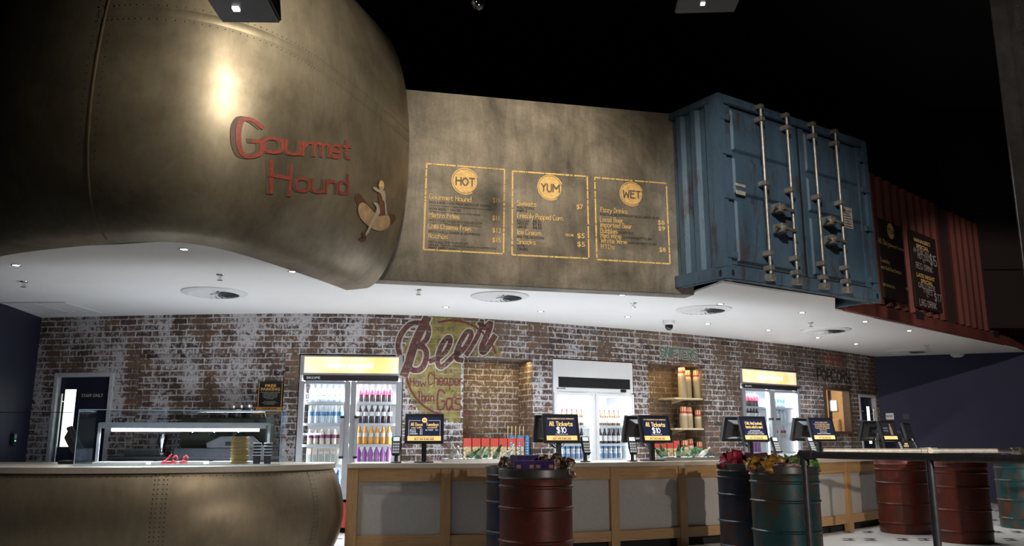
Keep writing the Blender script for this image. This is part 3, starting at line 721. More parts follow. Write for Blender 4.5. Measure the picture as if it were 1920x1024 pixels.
menu('gold painted menu headed HOT, the one beside the brass hull', [(800, 307), (946, 318), (944, 476), (794, 468)], (872, 340), 25, 'HOT',
     [('Gourmet Hound', 805, 373, 883, 9), ('Metro Fries', 804, 407, 861, 9), ('Chilli Cheese Fries', 803, 428, 883, 9), ('Nachos', 803, 446, 839, 9)],
     [('DOG & BUN + ADD YOUR CHOICE OF TOPPING', 805, 381, 921, 4.5), ('MUSTARD ONION TOMATO CHEESE BACON JALAPENO', 805, 386.5, 925, 2.6), ('HOW ABOUT SAUCE?', 804, 393, 864, 4.5), ('TOMATO MUSTARD BBQ AIOLI AND MORE', 804, 398, 900, 2.6),
      ('WITH YOUR CHOICE OF A DELICIOUS DIP', 804, 415, 904, 4.5), ('AIOLI TOMATO SWEET CHILLI', 804, 419.5, 902, 2.6), ('WITH CHILLI, CHEESE & JALAPENOS', 803, 436, 900, 4.5), ('WITH ALL THE YUM STUFF', 803, 455.5, 877, 4.5), ('SALSA SOUR CREAM AND JALAPENOS', 803, 460, 930, 2.6), ('WHAT ABOUT GUAC?', 803, 466, 858, 4.5)],
     [('$11', 924, 380, 936, 9), ('$11', 923, 413, 936, 9), ('$13', 923, 436, 939, 9), ('$15', 923, 454, 939, 9)])
menu('gold painted menu headed YUM, the middle one of the three', [(961, 321), (1101, 331), (1104, 485), (960, 478)], (1031.5, 352), 24, 'YUM',
     [('Sweets', 970, 385, 1005, 9), ('Freshly Popped Corn', 970, 408, 1055, 9), ('Ice Cream', 970, 439, 1014, 9), ('Snacks', 970, 457, 1004, 9)],
     [('MALTESERS', 969, 391.5, 1001, 4.6), ('M&M S', 969, 397, 988, 4.6), ('REGULAR', 969, 416, 992, 4.6), ('$6.50', 999, 417, 1015, 4.6), ('MEDIUM', 969, 421.5, 990, 4.6), ('$7.50', 999, 423, 1015, 4.6), ('LARGE', 969, 427.5, 987, 4.6), ('$8.50', 999, 429, 1016, 4.6),
      ('IN A TUB OR A CONE', 969, 446, 1020, 4.6), ('NUTS', 969, 463, 983, 4.6), ('CRISPS', 969, 469, 989, 4.6)],
     [('$7', 1081, 392, 1093, 9), ('FROM', 1060, 443, 1075, 5), ('$5', 1082, 446, 1096, 9), ('$5', 1082, 462, 1097, 9)])
menu('gold painted menu headed WET, the one beside the blue container', [(1115, 333), (1249, 344), (1256, 495), (1119, 487)], (1184, 364), 23, 'WET',
     [('Fizzy Drinks', 1126, 397, 1176, 8.5), ('Local Beer', 1125, 415, 1168, 8.5), ('Imported Beer', 1126, 425, 1184, 8.5), ('Bubbles', 1126, 436, 1157, 8.5), ('Red Wine', 1126, 445, 1164, 8.5), ('White Wine', 1127, 455, 1175, 8.5), ('RTDs', 1127, 466, 1152, 8)],
     [('REGULAR $5.50 MEDIUM $6.00 LARGE $6.50', 1125, 403.5, 1235, 4.4), ('GLASS $10', 1161, 437.5, 1187, 4), ('GLASS $10 BOTTLE $40', 1167, 447, 1222, 4), ('GLASS $10 BOTTLE $40', 1176, 457, 1231, 4)],
     [('$8', 1233, 421, 1246, 8), ('$9', 1234, 432, 1247, 8), ('$8', 1236, 472, 1248, 8)])

# ------------------------------------------------------------------ blue shipping container end above the servery
CW = CONT.len; CB = 2.76
ct = CONT.hit(1346, 172)[1] - CB
ctn = thing('shipping_container', 'worn blue shipping container end with closed doors above the servery', 'container', CONT.P(0, CB), CONT.ang(0))
DEP = 1.5
def cu(px, py): u, z = CONT.hit(px, py); return u, z - CB
fr = MB(); P_ = .09
fr.box(0, P_, 0, .14, 0, ct).box(CW - P_, CW, 0, .14, 0, ct).box(P_, CW - P_, .0, .14, 0, .15).box(P_, CW - P_, 0, .14, ct - .1, ct)
fr.box(0, .06, .14, DEP, 0, .14).box(CW - .06, CW, .14, DEP, 0, .14).box(0, .06, .14, DEP, ct - .08, ct).box(CW - .06, CW, .14, DEP, ct - .08, ct)
obj('corner_frame', fr, BLUE, ctn, bevel=.008)
for sx, nm in ((0, 'side_panel'), (1, 'side_panel')):
    pts = []; y = .14
    while y < DEP:
        for dy, o in ((0, 0), (.07, 0), (.11, .035), (.18, .035), (.22, 0)): pts.append((y + dy, o))
        y += .22
    x = lambda o: (.012 + o) if sx == 0 else CW - .012 - o
    obj(nm, MB().grid([[(x(o), yy, zz) for yy, o in pts] for zz in (.14, ct - .08)]), BLUE, ctn)
obj('roof_panel', MB().box(.02, CW - .02, .1, DEP, ct - .05, ct - .03), BLUE, ctn)
for x0, x1 in ((-.012, .16), (CW - .16, CW + .012)):
    c = obj('corner_casting', MB().box(x0, x1, -.012, .17, -.01, .13), BLUE, ctn, bevel=.012)
    hm = MB(); xm = (x0 + x1) / 2
    def oval(M): hm.prism([(.022 * math.cos(a), .036 * math.sin(a)) for a in [6.2832 * i / 16 for i in range(16)]], 0, .002, M)
    oval(T(xm, -.0135, .06) @ R(math.pi / 2, 'X')); oval(T(x0 - .0015 if x0 < 0 else x1 + .0015, .08, .06) @ R(math.pi / 2, 'X') @ R(math.pi / 2, 'Y')); oval(T(xm, .08, -.0125) @ R(math.pi / 2, 'Z'))
    obj('casting_hole', hm, BLACKM, c)
ROWS = [(ct - .62, ct - .13), (ct - 1.10, ct - .68), (.19, ct - 1.16)]
DARKGAP = plain('black_door_seal', (.012, .014, .016), .7)
for k in range(2):
    x0 = P_ + .005 + k * (CW / 2 - P_ + .005); x1 = CW / 2 - .005 + k * (CW / 2 - P_)
    d = obj('door', MB().box(x0 + .02, x1 - .02, .05, .09, .16, ct - .11), BLUE, ctn)
    pn = MB()
    for z0, z1 in ROWS:
        z0 = max(z0, .19); M = Matrix.Identity(4)
        a, b = (x0 + .12, z0), (x1 - .12, z1); e = .03
        v = [(x0 + .11, .05, z0), (x1 - .11, .05, z0), (x1 - .11, .05, z1), (x0 + .11, .05, z1), (x0 + .11 + e, .02, z0 + e), (x1 - .11 - e, .02, z0 + e), (x1 - .11 - e, .02, z1 - e), (x0 + .11 + e, .02, z1 - e)]
        pn.add(v, [(4, 5, 6, 7), (0, 1, 5, 4), (1, 2, 6, 5), (2, 3, 7, 6), (3, 0, 4, 7)])
    for q in ((x0 + .02, x0 + .10, .16, ct - .11), (x1 - .10, x1 - .02, .16, ct - .11)): pn.box(q[0], q[1], .022, .05, q[2], q[3])
    obj('pressed_panels', pn, BLUE, d, bevel=.003)
    sl = MB().box(x0, x0 + .018, .035, .06, .16, ct - .11).box(x1 - .018, x1, .035, .06, .16, ct - .11).box(x0 + .02, x1 - .02, .03, .06, .155, .175)
    obj('rubber_seal', sl, DARKGAP, d)
    for zz in (.22, ct * .42, ct * .66, ct - .3):
        obj('hinge', MB().box(*((.02, .17) if k == 0 else (CW - .17, CW - .02)), -.012, .03, zz, zz + .07), BLUE, d, bevel=.004)
RODU = [cu(1438, 519)[0], cu(1488, 528)[0], cu(1539, 537)[0], cu(1582, 545)[0]]
for i, u in enumerate(RODU):
    r = obj('locking_rod', MB().cyl((u, -.055, .05), (u, -.055, ct - .03), .019, 12), ROD, ctn, smooth=True)
    bk = MB()
    for zz in (.14, .30, ct * .53, ct - .22): bk.box(u - .035, u + .035, -.085, .02, zz, zz + .055)
    obj('rod_bracket', bk, ROD, r, bevel=.006)
    cm = MB().box(u - .04, u + .04, -.09, .0, .03, .10).cyl((u - .05, -.06, .065), (u + .05, -.06, .065), .022).box(u - .03, u + .03, -.08, .0, ct - .07, ct - .02)
    obj('cam_lock', cm, ROD, r, bevel=.004)
for (px0, py0, px1, py1) in ((1438, 391, 1476, 397), (1440, 428, 1483, 435), (1534, 414, 1570, 421), (1537, 449, 1575, 456)):
    (a, za), (b, zb2) = cu(px0, py0), cu(px1, py1); zc = (za + zb2) / 2
    h = MB().box(a, b, -.095, -.075, zc - .016, zc + .016).box((a + b) / 2 - .09, (a + b) / 2 + .01, -.11, .02, zc - .05, zc + .05).cyl(((a + b) / 2 - .04, -.13, zc), ((a + b) / 2 - .04, .0, zc), .03, 10)
    obj('door_handle', h, ROD, ctn, bevel=.004)
PLATE = plain('aged_placard', (0.48, 0.42, 0.32), .6, .2, .3, 20)
for a, b in (((1381, 342), (1400, 352)), ((1382, 355), (1400, 367)), ((1581, 386), (1602, 430))):
    (u0, z1), (u1, z0) = cu(*a), cu(*b); y = .018
    p = obj('placard', MB().box(u0, u1, y - .006, y + .004, z0, z1), PLATE, ctn, bevel=.002)
    if z1 - z0 > .15:
        mb = MB()
        for j in range(7): mb.box(u0 + .02, u1 - .02 - .02 * (j % 3), y - .008, y - .006, z0 + .02 + j * (z1 - z0 - .04) / 7, z0 + .028 + j * (z1 - z0 - .04) / 7)
        obj('placard_print', mb, INK, p)

# ------------------------------------------------------------------ red container side
rt = (REDW.hit(1640, 331)[1] + REDW.hit(1860, 428)[1]) / 2; rz = REDW.hit(1652, 569)[1]
ru1 = REDW.hit(1890, 500)[0] + .9; ub0 = REDW.hit(1610, 585)[0] - .35
rbase = REDW.P((ub0 + ru1) / 2, 2.74)
red = thing('red_container', 'rust red corrugated container side right of the blue container doors', 'container', rbase, 0)
def robj(name, mb, mat, parent=red, **k):
    o = obj(name, mb, mat, **k); o.parent = parent; o.matrix_parent_inverse = Matrix.Translation(-rbase); return o
g0, g1 = REDW.hit(1771, 500)[0], REDW.hit(1786, 500)[0]
def corrug(u0, u1):
    pts = []; u = u0
    while u < u1:
        for du, o in ((0, 0), (.10, 0), (.14, -.05), (.24, -.05), (.28, 0)):
            if u + du <= u1 + .001: pts.append((u + du, o))
        u += .28
    return MB().grid([[REDW.P(u, z, o - .02) for u, o in pts] for z in (rz, rt)])
robj('corrugated_panel', corrug(ub0, g0), REDC); robj('corrugated_panel', corrug(g1, ru1), REDC)
gp = MB(); a, b = REDW.P(g0, rz, -.16), REDW.P(g1, rz, -.16); gp.add([a, b, Vector((b.x, b.y, rt)), Vector((a.x, a.y, rt))], [(0, 1, 2, 3)])
for u in (g0, g1):
    a, b = REDW.P(u, rz, -.02), REDW.P(u, rz, -.16); gp.add([a, b, Vector((b.x, b.y, rt)), Vector((a.x, a.y, rt))], [(0, 1, 2, 3)])
robj('recessed_joint', gp, plain('dark_joint', (.03, .012, .01), .8))
rl = MB(); c0 = [REDW.P(ub0, 0, o) for o in (.02, -.12)]; c1 = [REDW.P(ru1, 0, o) for o in (.02, -.12)]
rl.prism([tuple(c0[0].xy), tuple(c1[0].xy), tuple(c1[1].xy), tuple(c0[1].xy)], 2.74, rz - .03)
robj('bottom_rail', rl, REDC, bevel=.01)
sl = MB()
for px, py in ((1722, 592), (1866, 627)):
    u, z = REDW.hit(px, py)
    q = [REDW.P(u + d, z + e, .023) for d, e in ((-.14, -.06), (.14, -.06), (.14, .06), (-.14, .06))]; sl.add(q, [(0, 1, 2, 3)])
robj('fork_pocket', sl, BLACKM)
BOARD = plain('brown_black_board', (0.022, 0.011, 0.008), .7)
def board(label, tl, br, build):
    u0, z1 = REDW.hit(*tl); u1, z0 = REDW.hit(*br); p = REDW.P((u0 + u1) / 2, z0, 0)
    t = thing('menu_board', label, 'board', p, 0, 'boards on the red container')
    def part(name, mb, mat):
        o = obj(name, mb, mat); o.parent = t; o.matrix_parent_inverse = Matrix.Translation(-p)
    q = [tuple(REDW.P(u, 0, o).xy) for u, o in ((u0, .0), (u1, .0), (u1, .02), (u0, .02))]
    part('panel', MB().prism(q, z0, z1), BOARD); build(part)
def b1(part):
    mb = MB(); disc(mb, REDW, (1667, 434), 14, .023); part('logo_disc', mb, DISC)
    mb = MB(); hand(mb, REDW, 'TIX', 1661, 437, 1674, 8, 1.6, .026); part('logo_word', mb, BOARD)
    mb = MB(); hand(mb, REDW, 'All Days', 1644, 455, 1667, 9, .9, .023); hand(mb, REDW, 'except Tuesday', 1668, 463, 1691, 5, 1, .023); hand(mb, REDW, 'Tuesday', 1648, 490, 1665, 7, .9, .023)
    hand(mb, REDW, 'not in Gold Class Sessions', 1649, 503, 1686, 6, 1, .023); block(mb, REDW, "3D SESSION", 1653, 536, 1674, 5, .023); block(mb, REDW, '+$3', 1694, 543, 1700, 4.5, .023); part('lettering', mb, GOLD)
def b2(part):
    mb = MB()
    for a in (("MANAGER'S", 1711, 452, 1740, 7), ('SPECIAL', 1715, 464, 1738, 7), ('LATE NIGHT', 1716, 518, 1749, 7), ('SPECIAL', 1724, 530, 1746, 7)): block(mb, REDW, *a, off=.023, bold=.03)
    part('headings', mb, GOLD)
    mb = MB()
    for a in (('AMERICAN', 1710, 472, 1737, 8), ('HOT DOG', 1718, 484, 1740, 9), ('&', 1728, 492, 1731, 5), ('REG DRINK', 1715, 502, 1745, 10), ('$15', 1742, 496, 1753, 17), ('CHILLI CHEESE', 1720, 538, 1750, 8), ('FRIES', 1730, 550, 1745, 8), ('&', 1735, 557, 1738, 4), ('LRG DRINK', 1722, 572, 1753, 11), ('$17', 1750, 564, 1762, 13)): hand(mb, REDW, *a, wt=.75, off=.023)
    part('chalk_lettering', mb, CHALK)
board('dark TIX board with gold lettering beside the blue container', (1642, 408), (1701, 570), b1)
board("dark board chalked with the manager's special and late night special", (1702, 430), (1765, 588), b2)

# ------------------------------------------------------------------ riveted steel column at the right
c0 = aty(1904, 560, 8.06)
col_ = thing('steel_column', 'dark riveted steel column at the right edge', 'column', (c0.x + .11, 7.7, 0))
CS = plain('dark_painted_steel', (0.16, 0.15, 0.145), .5, .3, .25, 6)
obj('flange', MB().box(0, .34, -.02, 0, 0, 6.2), CS, col_); obj('flange', MB().box(0, .34, .34, .36, 0, 6.2), CS, col_)
obj('web', MB().box(.16, .18, 0, .34, 0, 6.2), CS, col_)
obj('angle', MB().box(.06, .16, .0, .012, 0, 6.2).box(.148, .16, .012, .1, 0, 6.2).box(.18, .28, 0, .012, 0, 6.2), CS, col_)
obj('cover_plate', MB().box(.03, .31, -.035, -.02, 2.2, 3.7), CS, col_)
rv = MB()
for i in range(46):
    for x in (.045, .12, .22, .295): rivet(rv, Vector((x, -.02 if not 2.2 < .1 + i * .13 < 3.7 else -.035, .1 + i * .13)), (0, -1, 0), .016)
obj('rivets', rv, CS, col_)

# ------------------------------------------------------------------ fittings in and under the ceiling
def vent(px, py, wpx, label):
    p = atz(px, py, SOF); fw = p.y * cP + (SOF - CAMH) * sP; r = wpx / 2 * fw / FPX
    t = thing('ceiling_vent', label, 'vent', p, 0, 'round swirl vents in the white ceiling')
    obj('rim', MB().lathe([(r, 0), (r * .985, -.012), (r * .80, -.030), (r * .755, -.030), (r * .74, 0)], 48, cap=False), WMETAL, t, smooth=True)
    obj('duct', MB().lathe([(.001, -.001), (r * .75, -.001)], 40, cap=False), plain('dark_duct', (.04, .04, .042), .8), t)
    bl = MB(); n = 22
    for i in range(n):
        a = 6.2832 * i / n; M = R(a, 'Z')
        bl.add([(.03, -.006, -.022), (r * .75, -.042, -.030), (r * .75, .026, -.012), (.03, .004, -.006)], [(0, 1, 2, 3)], M)
    obj('blades', bl, WMETAL, t); obj('hub', MB().lathe([(.001, -.034), (.04, -.034), (.04, -.006)], 16, cap=False), WMETAL, t)
for q in ((402, 548, 120, 'round swirl vent in the white ceiling, over the display case'), (937, 555, 110, 'round swirl vent in the white ceiling, over the Beer mural'),
          (1319, 580, 104, 'round swirl vent in the white ceiling, beside the dome camera'), (1548, 619, 92, 'round swirl vent in the white ceiling, above the fridge at far right'),
          (1702, 659, 78, 'round swirl vent in the white ceiling, nearest the navy right wall')): vent(*q)
LAMP = emit('downlight_lamp', (1, .98, .94), 30)
DLN = [(30, 497, 'at the far left above the navy wall', 2.5), (102, 458, 'tucked under the brass hull rim, left of its seam', 3), (345, 467, 'under the brass hull rim, in front of the left vent', 8), (548, 509, 'right of the left vent, by the hull tip', 9),
       (836, 576, 'close over the capital B of the mural', 9), (957, 540, 'between the YUM menu and its vent', 8), (1014, 584, 'close to the brick above the left niche', 8), (1167, 553, 'by the lower edge of the WET menu', 8),
       (1177, 594, 'close to the brick above the white topped fridge', 8), (1351, 570, 'touching the rim of the vent by the dome camera', 7), (1327, 607, 'close to the brick right of the dome camera', 8), (1441, 619, 'close to the brick over the far orange topped fridge', 8),
       (1504, 586, 'under the right corner of the blue container', 7), (1533, 633, 'just behind the vent over the far fridge', 8), (1605, 645, 'close to the brick above the FRESH POPCORN lettering', 8), (1622, 603, 'beside the red container rail, under the TIX board', 7), (1705, 620, 'beside the red container rail, under the specials board', 6)]
for px, py, where, en in DLN:
    p = atz(px, py, SOF)
    t = thing('downlight', 'small recessed downlight ' + where, 'light', p, 0, 'recessed downlights')
    obj('trim_ring', MB().lathe([(.045, 0), (.043, -.006), (.032, -.006), (.030, 0)], 20, cap=False), CHROME, t, smooth=True)
    obj('lens', MB().lathe([(.001, -.004), (.031, -.003)], 16, cap=False), LAMP, t)
    light('downlight_beam', 'SPOT', (p.x, p.y, SOF - .03), en * 6.5, COOL, (p.x, p.y, 0), .04, 125, .6)
def sprinkler(px, py, where):
    p = atz(px, py, SOF); t = thing('sprinkler', 'small fire sprinkler head ' + where, 'sprinkler', p, 0, 'sprinkler heads')
    obj('plate', MB().lathe([(.04, 0), (.036, -.006), (.012, -.010)], 16), CHROME, t, smooth=True)
    obj('body', MB().cyl((0, 0, -.008), (0, 0, -.05), .009).box(-.018, -.013, -.004, .004, -.055, -.012).box(.013, .018, -.004, .004, -.055, -.012), CHROME, t)
    obj('deflector', MB().lathe([(.03, -.055), (.03, -.058), (.004, -.062)], 12), CHROME, t)
for q in ((45, 528, 'at the left end of the white ceiling'), (413, 515, 'above the left swirl vent'), (785, 543, 'right of the hull tip'), (1188, 568, 'between the WET menu and the dome camera'), (1520, 605, 'beside the vent over the far fridge'), (1738, 648, 'beside the vent nearest the navy right wall')): sprinkler(*q)
p = atz(1254, 601, SOF); t = thing('dome_camera', 'white security dome camera with dark bubble under the ceiling', 'camera', p)
obj('housing', MB().lathe([(.085, 0), (.085, -.05), (.07, -.06), (.055, -.062)], 24), WMETAL, t, smooth=True)
obj('bubble', MB().lathe([(.055, -.06), (.055, -.085), (.045, -.115), (.025, -.132), (.002, -.137)], 20), plain('smoked_dome', (.02, .02, .022), .08), t, smooth=True)
p = atz(1795, 664, SOF); t = thing('smoke_detector', 'white smoke detector on the ceiling near the right wall', 'detector', p)
obj('body', MB().lathe([(.12, 0), (.12, -.03), (.085, -.045), (.08, -.06), (.002, -.065)], 24), WMETAL, t, smooth=True); obj('indicator', MB().lathe([(.012, -.064), (.012, -.072)], 8), BLACK, t)
a, b, c, d = atz(2, 567, SOF), atz(125, 566, SOF), atz(190, 586, SOF), atz(62, 587, SOF)
t = thing('ceiling_hatch', 'white access hatch with two panels in the ceiling at far left', 'hatch', (a + c) / 2, math.atan2((b - a).y, (b - a).x))
L_, D_ = (b - a).length * .5, (d - a).length * .5
hm = MB()
for q in ((-L_, L_, -D_, -D_ + .03), (-L_, L_, D_ - .03, D_), (-L_, -L_ + .03, -D_ + .03, D_ - .03), (L_ - .03, L_, -D_ + .03, D_ - .03), (-.015, .015, -D_ + .03, D_ - .03)): hm.box(q[0], q[1], q[2], q[3], -.012, 0)
obj('frame', hm, WMETAL, t, bevel=.003)
for s in (-1, 1): obj('panel', MB().box(*( (-L_ + .035, -.02) if s < 0 else (.02, L_ - .035)), -D_ + .035, D_ - .035, -.007, 0), plain('hatch_panel', (.70, .70, .71), .7), t)
# black flood lights and a dome hanging from the high ceiling
def flood(label, px, py, wpx, rz, y, dep):
    p = aty(px, py, y); fw = y * cP + (p.z - CAMH) * sP; hw = wpx * fw / FPX / 2
    t = thing('flood_light', label, 'light', p, rz, 'black flood lights under the roof')
    body = MB(); body.add([(-hw, -dep, 0), (hw, -dep, 0), (hw, 0, 0), (-hw, 0, 0), (-hw * .9, -dep * .9, .24), (hw * .9, -dep * .9, .24), (hw * .9, -.05, .24), (-hw * .9, -.05, .24)], [(0, 3, 2, 1), (4, 5, 6, 7), (0, 1, 5, 4), (1, 2, 6, 5), (2, 3, 7, 6), (3, 0, 4, 7)])
    obj('housing', body, plain('flood_housing', (.012, .013, .022), .35), t, bevel=.01)
    obj('lamp', MB().box(-.03 - hw * .1, .0 - hw * .1, -.16, -.13, -.012, 0), emit('flood_glint', (1, 1, .97), 2.0), t)
    yk = MB().box(-hw - .02, -hw - .005, -dep * .5 - .02, -dep * .5 + .02, .05, .45).box(hw + .005, hw + .02, -dep * .5 - .02, -dep * .5 + .02, .05, .45).box(-hw - .02, hw + .02, -dep * .5 - .02, -dep * .5 + .02, .45, .47).cyl((0, -dep * .5, .47), (0, -dep * .5, 7.0 - p.z), .02)
    obj('yoke', yk, BLACK, t)
flood('black flood light hanging in front of the brass hull', 472, 44, 113, 0.02, 3.6, .32)
flood('dark grey flood light hanging above the blue container', 1321, 25, 112, -.06, 5.5, .5)
p = aty(897, 18, 6.6); t = thing('glass_pendant', 'small clear glass pendant globe under the black roof', 'pendant', p)
obj('globe', MB().lathe([(.004, -.005), (.04, .01), (.064, .05), (.07, .10), (.055, .16), (.03, .19)], 20, cap=False), glass('pendant_glass', (.5, .52, .56), .35), t, smooth=True); obj('stem', MB().cyl((0, 0, .18), (0, 0, 7.0 - p.z), .012).lathe([(.032, .17), (.032, .22)], 12), BLACK, t)

# ------------------------------------------------------------------ painted signs on the brick
YEL = brick_mat('yellow_paint_on_brick', .22, 0, (0.30, 0.255, 0.055))
def decal_uv(name, S, cx, cy, rpx, mat, parent, base, off, hole=None):
    u0, z0 = S.hit(cx, cy); r = abs(S.hit(cx, cy - rpx)[1] - z0); mb = MB(); uv = []; n = 40; ho = OP['niche_l']; fo = OP['fridge_l']
    st = r * 2 / n
    for i in range(n):
        for j in range(n):
            u, z = u0 - r + (i + .5) * st, z0 - r + (j + .5) * st
            q = math.hypot(u - u0, z - z0) / r + .05 * math.sin(9 * u) * math.cos(7 * z)
            if q > 1: continue
            if any(o['u0'] - .02 < u < o['u1'] + .02 and o['z0'] < z < o['z1'] + .02 for o in (ho, fo)) or z > SOF - .02: continue
            c = [(u - st / 2, z - st / 2), (u + st / 2, z - st / 2), (u + st / 2, z + st / 2), (u - st / 2, z + st / 2)]
            mb.add([S.P(a, b, off) for a, b in c], [(0, 1, 2, 3)]); uv += c
    o = obj(name, mb, mat, uv=uv, fix=False); o.parent = parent; o.matrix_parent_inverse = Matrix.Translation(-base); return o
def wallsign(name, label, px, py):
    u, z = WALL.hit(px, py); b = WALL.P(u, z); return thing(name, label, 'mural', b, 0, 'signs painted on the brick'), b
def wobj(t, b, name, mb, mat):
    o = obj(name, mb, mat); o.parent = t; o.matrix_parent_inverse = Matrix.Translation(-b); return o
t, b = wallsign('painted_mural', 'faded Beer mural in red script on a yellow disc on brick', 850, 770)
decal_uv('yellow_disc', WALL, 850, 690, 99, YEL, t, b, .002)
MRED = brick_mat('maroon_paint_on_brick', .15, 0, (0.105, 0.022, 0.020)); MAROON = plain('faded_maroon_paint', (0.125, 0.030, 0.027), .85, 0, .35, 26); PINK = plain('chalky_outline', (0.44, 0.40, 0.36), .9, 0, .25, 50)
B0 = (740, 585); BS = 220 / 1126
def bp(L): return [Vector(WALL.hit(B0[0] + x * BS, B0[1] + y * BS)) for x, y in L]
LET = [([(305, 70), (270, 140), (215, 250), (170, 370), (135, 490), (95, 590)], 78), ([(45, 400), (32, 320), (60, 220), (140, 125), (240, 105), (310, 130), (325, 200), (300, 270), (250, 310), (190, 320)], 48),
       ([(215, 330), (280, 345), (305, 410), (285, 500), (240, 555), (180, 560), (140, 530)], 52), ([(345, 470), (420, 440), (490, 380), (530, 300), (530, 250), (500, 250), (450, 320), (415, 420), (415, 500), (440, 530), (490, 500), (560, 430), (640, 360)], 46),
       ([(560, 430), (640, 380), (700, 300), (735, 220), (720, 185), (680, 205), (625, 300), (590, 390), (595, 450), (640, 465)], 46), ([(690, 405), (740, 330), (800, 220), (830, 130), (835, 90)], 44), ([(820, 110), (860, 150), (920, 110), (890, 210), (840, 320), (835, 380), (870, 370), (955, 240)], 56)]
om, rm_, ruv = MB(), MB(), []
for pts, wpx in LET:
    k = wpx * BS * 11.0 / FPX
    C_ = cat(bp(pts), 6); ribbon(om, C_, k + .032, lambda a, c: WALL.P(a, c, .004)); ribbon(rm_, C_, k, lambda a, c: (ruv.append((a, c)), WALL.P(a, c, .007))[1])
wobj(t, b, 'script_outline', om, PINK); o = obj('script_letters', rm_, MRED, uv=ruv, fix=False); o.parent = t; o.matrix_parent_inverse = Matrix.Translation(-b)
mb = MB(); hand(mb, WALL, 'How', 769, 724, 798, 15, .9, .005); hand(mb, WALL, 'Cheaper', 803, 721, 866, 21, .8, .005); hand(mb, WALL, 'Than', 783, 752, 813, 17, .9, .005); hand(mb, WALL, 'Gas', 820, 768, 864, 36, .7, .005)
wobj(t, b, 'slogan', mb, MAROON)
mb = MB(); u0, z0 = WALL.hit(850, 690); r = abs(WALL.hit(850, 601)[1] - z0)
for a0, a1 in ((3.2, 4.5), (4.95, 5.1), (.35, 1.9)):
    ribbon(mb, [Vector((u0 + r * math.cos(a0 + (a1 - a0) * i / 20), z0 + r * math.sin(a0 + (a1 - a0) * i / 20))) for i in range(21)], .028, lambda a, c: WALL.P(a, c, .004))
wobj(t, b, 'thin_ring', mb, MAROON)
t, b = wallsign('painted_lettering', 'faded green SNIFTERS lettering on brick above the right niche', 1270, 676)
GRN = plain('faded_green_paint', (.10, .15, .125), .9, 0, .3, 30)
m1, m2 = MB(), MB(); hand(m2, WALL, 'SNIFTERS', 1238, 669, 1306, 17, 2.5, .003); hand(m1, WALL, 'SNIFTERS', 1238, 669, 1306, 17, 1.7, .005); wobj(t, b, 'outline', m2, PINK); wobj(t, b, 'letters', m1, GRN)
t, b = wallsign('painted_lettering', 'red FRESH lettering on brick above the popcorn window', 1562, 684)
mb = MB(); hand(mb, WALL, 'FRESH', 1544, 681, 1580, 15, 1.25, .005); wobj(t, b, 'letters', mb, plain('dull_red_paint', (.24, .05, .035), .9, 0, .3, 30))
t, b = wallsign('painted_lettering', 'black POPCORN lettering on brick above the popcorn window', 1562, 718)
mb = MB(); hand(mb, WALL, 'POPCORN', 1533, 712, 1592, 21, 1.35, .005); wobj(t, b, 'letters', mb, plain('black_wall_paint', (.018, .02, .016), .9))
# poster on the left of the brick
u0, z1 = WALL.hit(481, 715); u1, z0 = WALL.hit(525, 775); mu = (u0 + u1) / 2
t = thing('wall_poster', 'black FREE PARKING poster with orange foot on the brick', 'poster', WALL.P(mu, z0, -.085), WALL.ang(mu)); wd = u1 - u0; h = z1 - z0
obj('panel', MB().box(-wd / 2, wd / 2, -.012, 0, 0, h), BLACKM, t); obj('foot_band', MB().box(-wd / 2 - .012, wd / 2, -.016, -.012, -.005, h * .2), plain('orange_band', (.60, .30, .07), .5), t)
ORG = plain('orange_lettering', (.75, .42, .10), .6, 0, .05)
mb = MB(); local_text(mb, 'FREE', -wd * .22, wd * .22, h * .83, h * .085, -.014, .03); local_text(mb, 'PARKING', -wd * .38, wd * .38, h * .72, h * .085, -.014, .03)
obj('heading', mb, ORG, t)
mb = MB()
for i, s in enumerate(('YES, PARKING IS ALWAYS FREE', 'WHEN YOU COME TO SEE', 'A MOVIE WITH US. JUST', 'TAKE A TICKET AND WE', 'VALIDATE IT FOR YOU', 'AT THE BAR', '', 'NOW YOU CAN STAY', 'FOR A DRINK AFTER THE', 'MOVIE AND RELAX')):
    if s: k = len(s) / 27 * .38; local_text(mb, s, -wd * k, wd * k, h * (.65 - .041 * i), h * .026, -.014)
obj('body_text', mb, CHALK, t)
mb = MB(); local_text(mb, 'THE MOVIES', -wd * .3, wd * .3, h * .13, h * .045, -.018, .03); local_text(mb, "AREN'T ANYMORE", -wd * .3, wd * .3, h * .08, h * .03, -.018); local_text(mb, 'BUT WE SURE ARE', -wd * .3, wd * .3, h * .025, h * .035, -.018, .02); obj('foot_text', mb, INK, t)
mb = MB()
for s in (-1, 1): mb.box(s * wd * .46 - .004, s * wd * .46 + .004, -.0145, -.012, h * .2, h * .97)
obj('side_lines', mb, ORG, t)

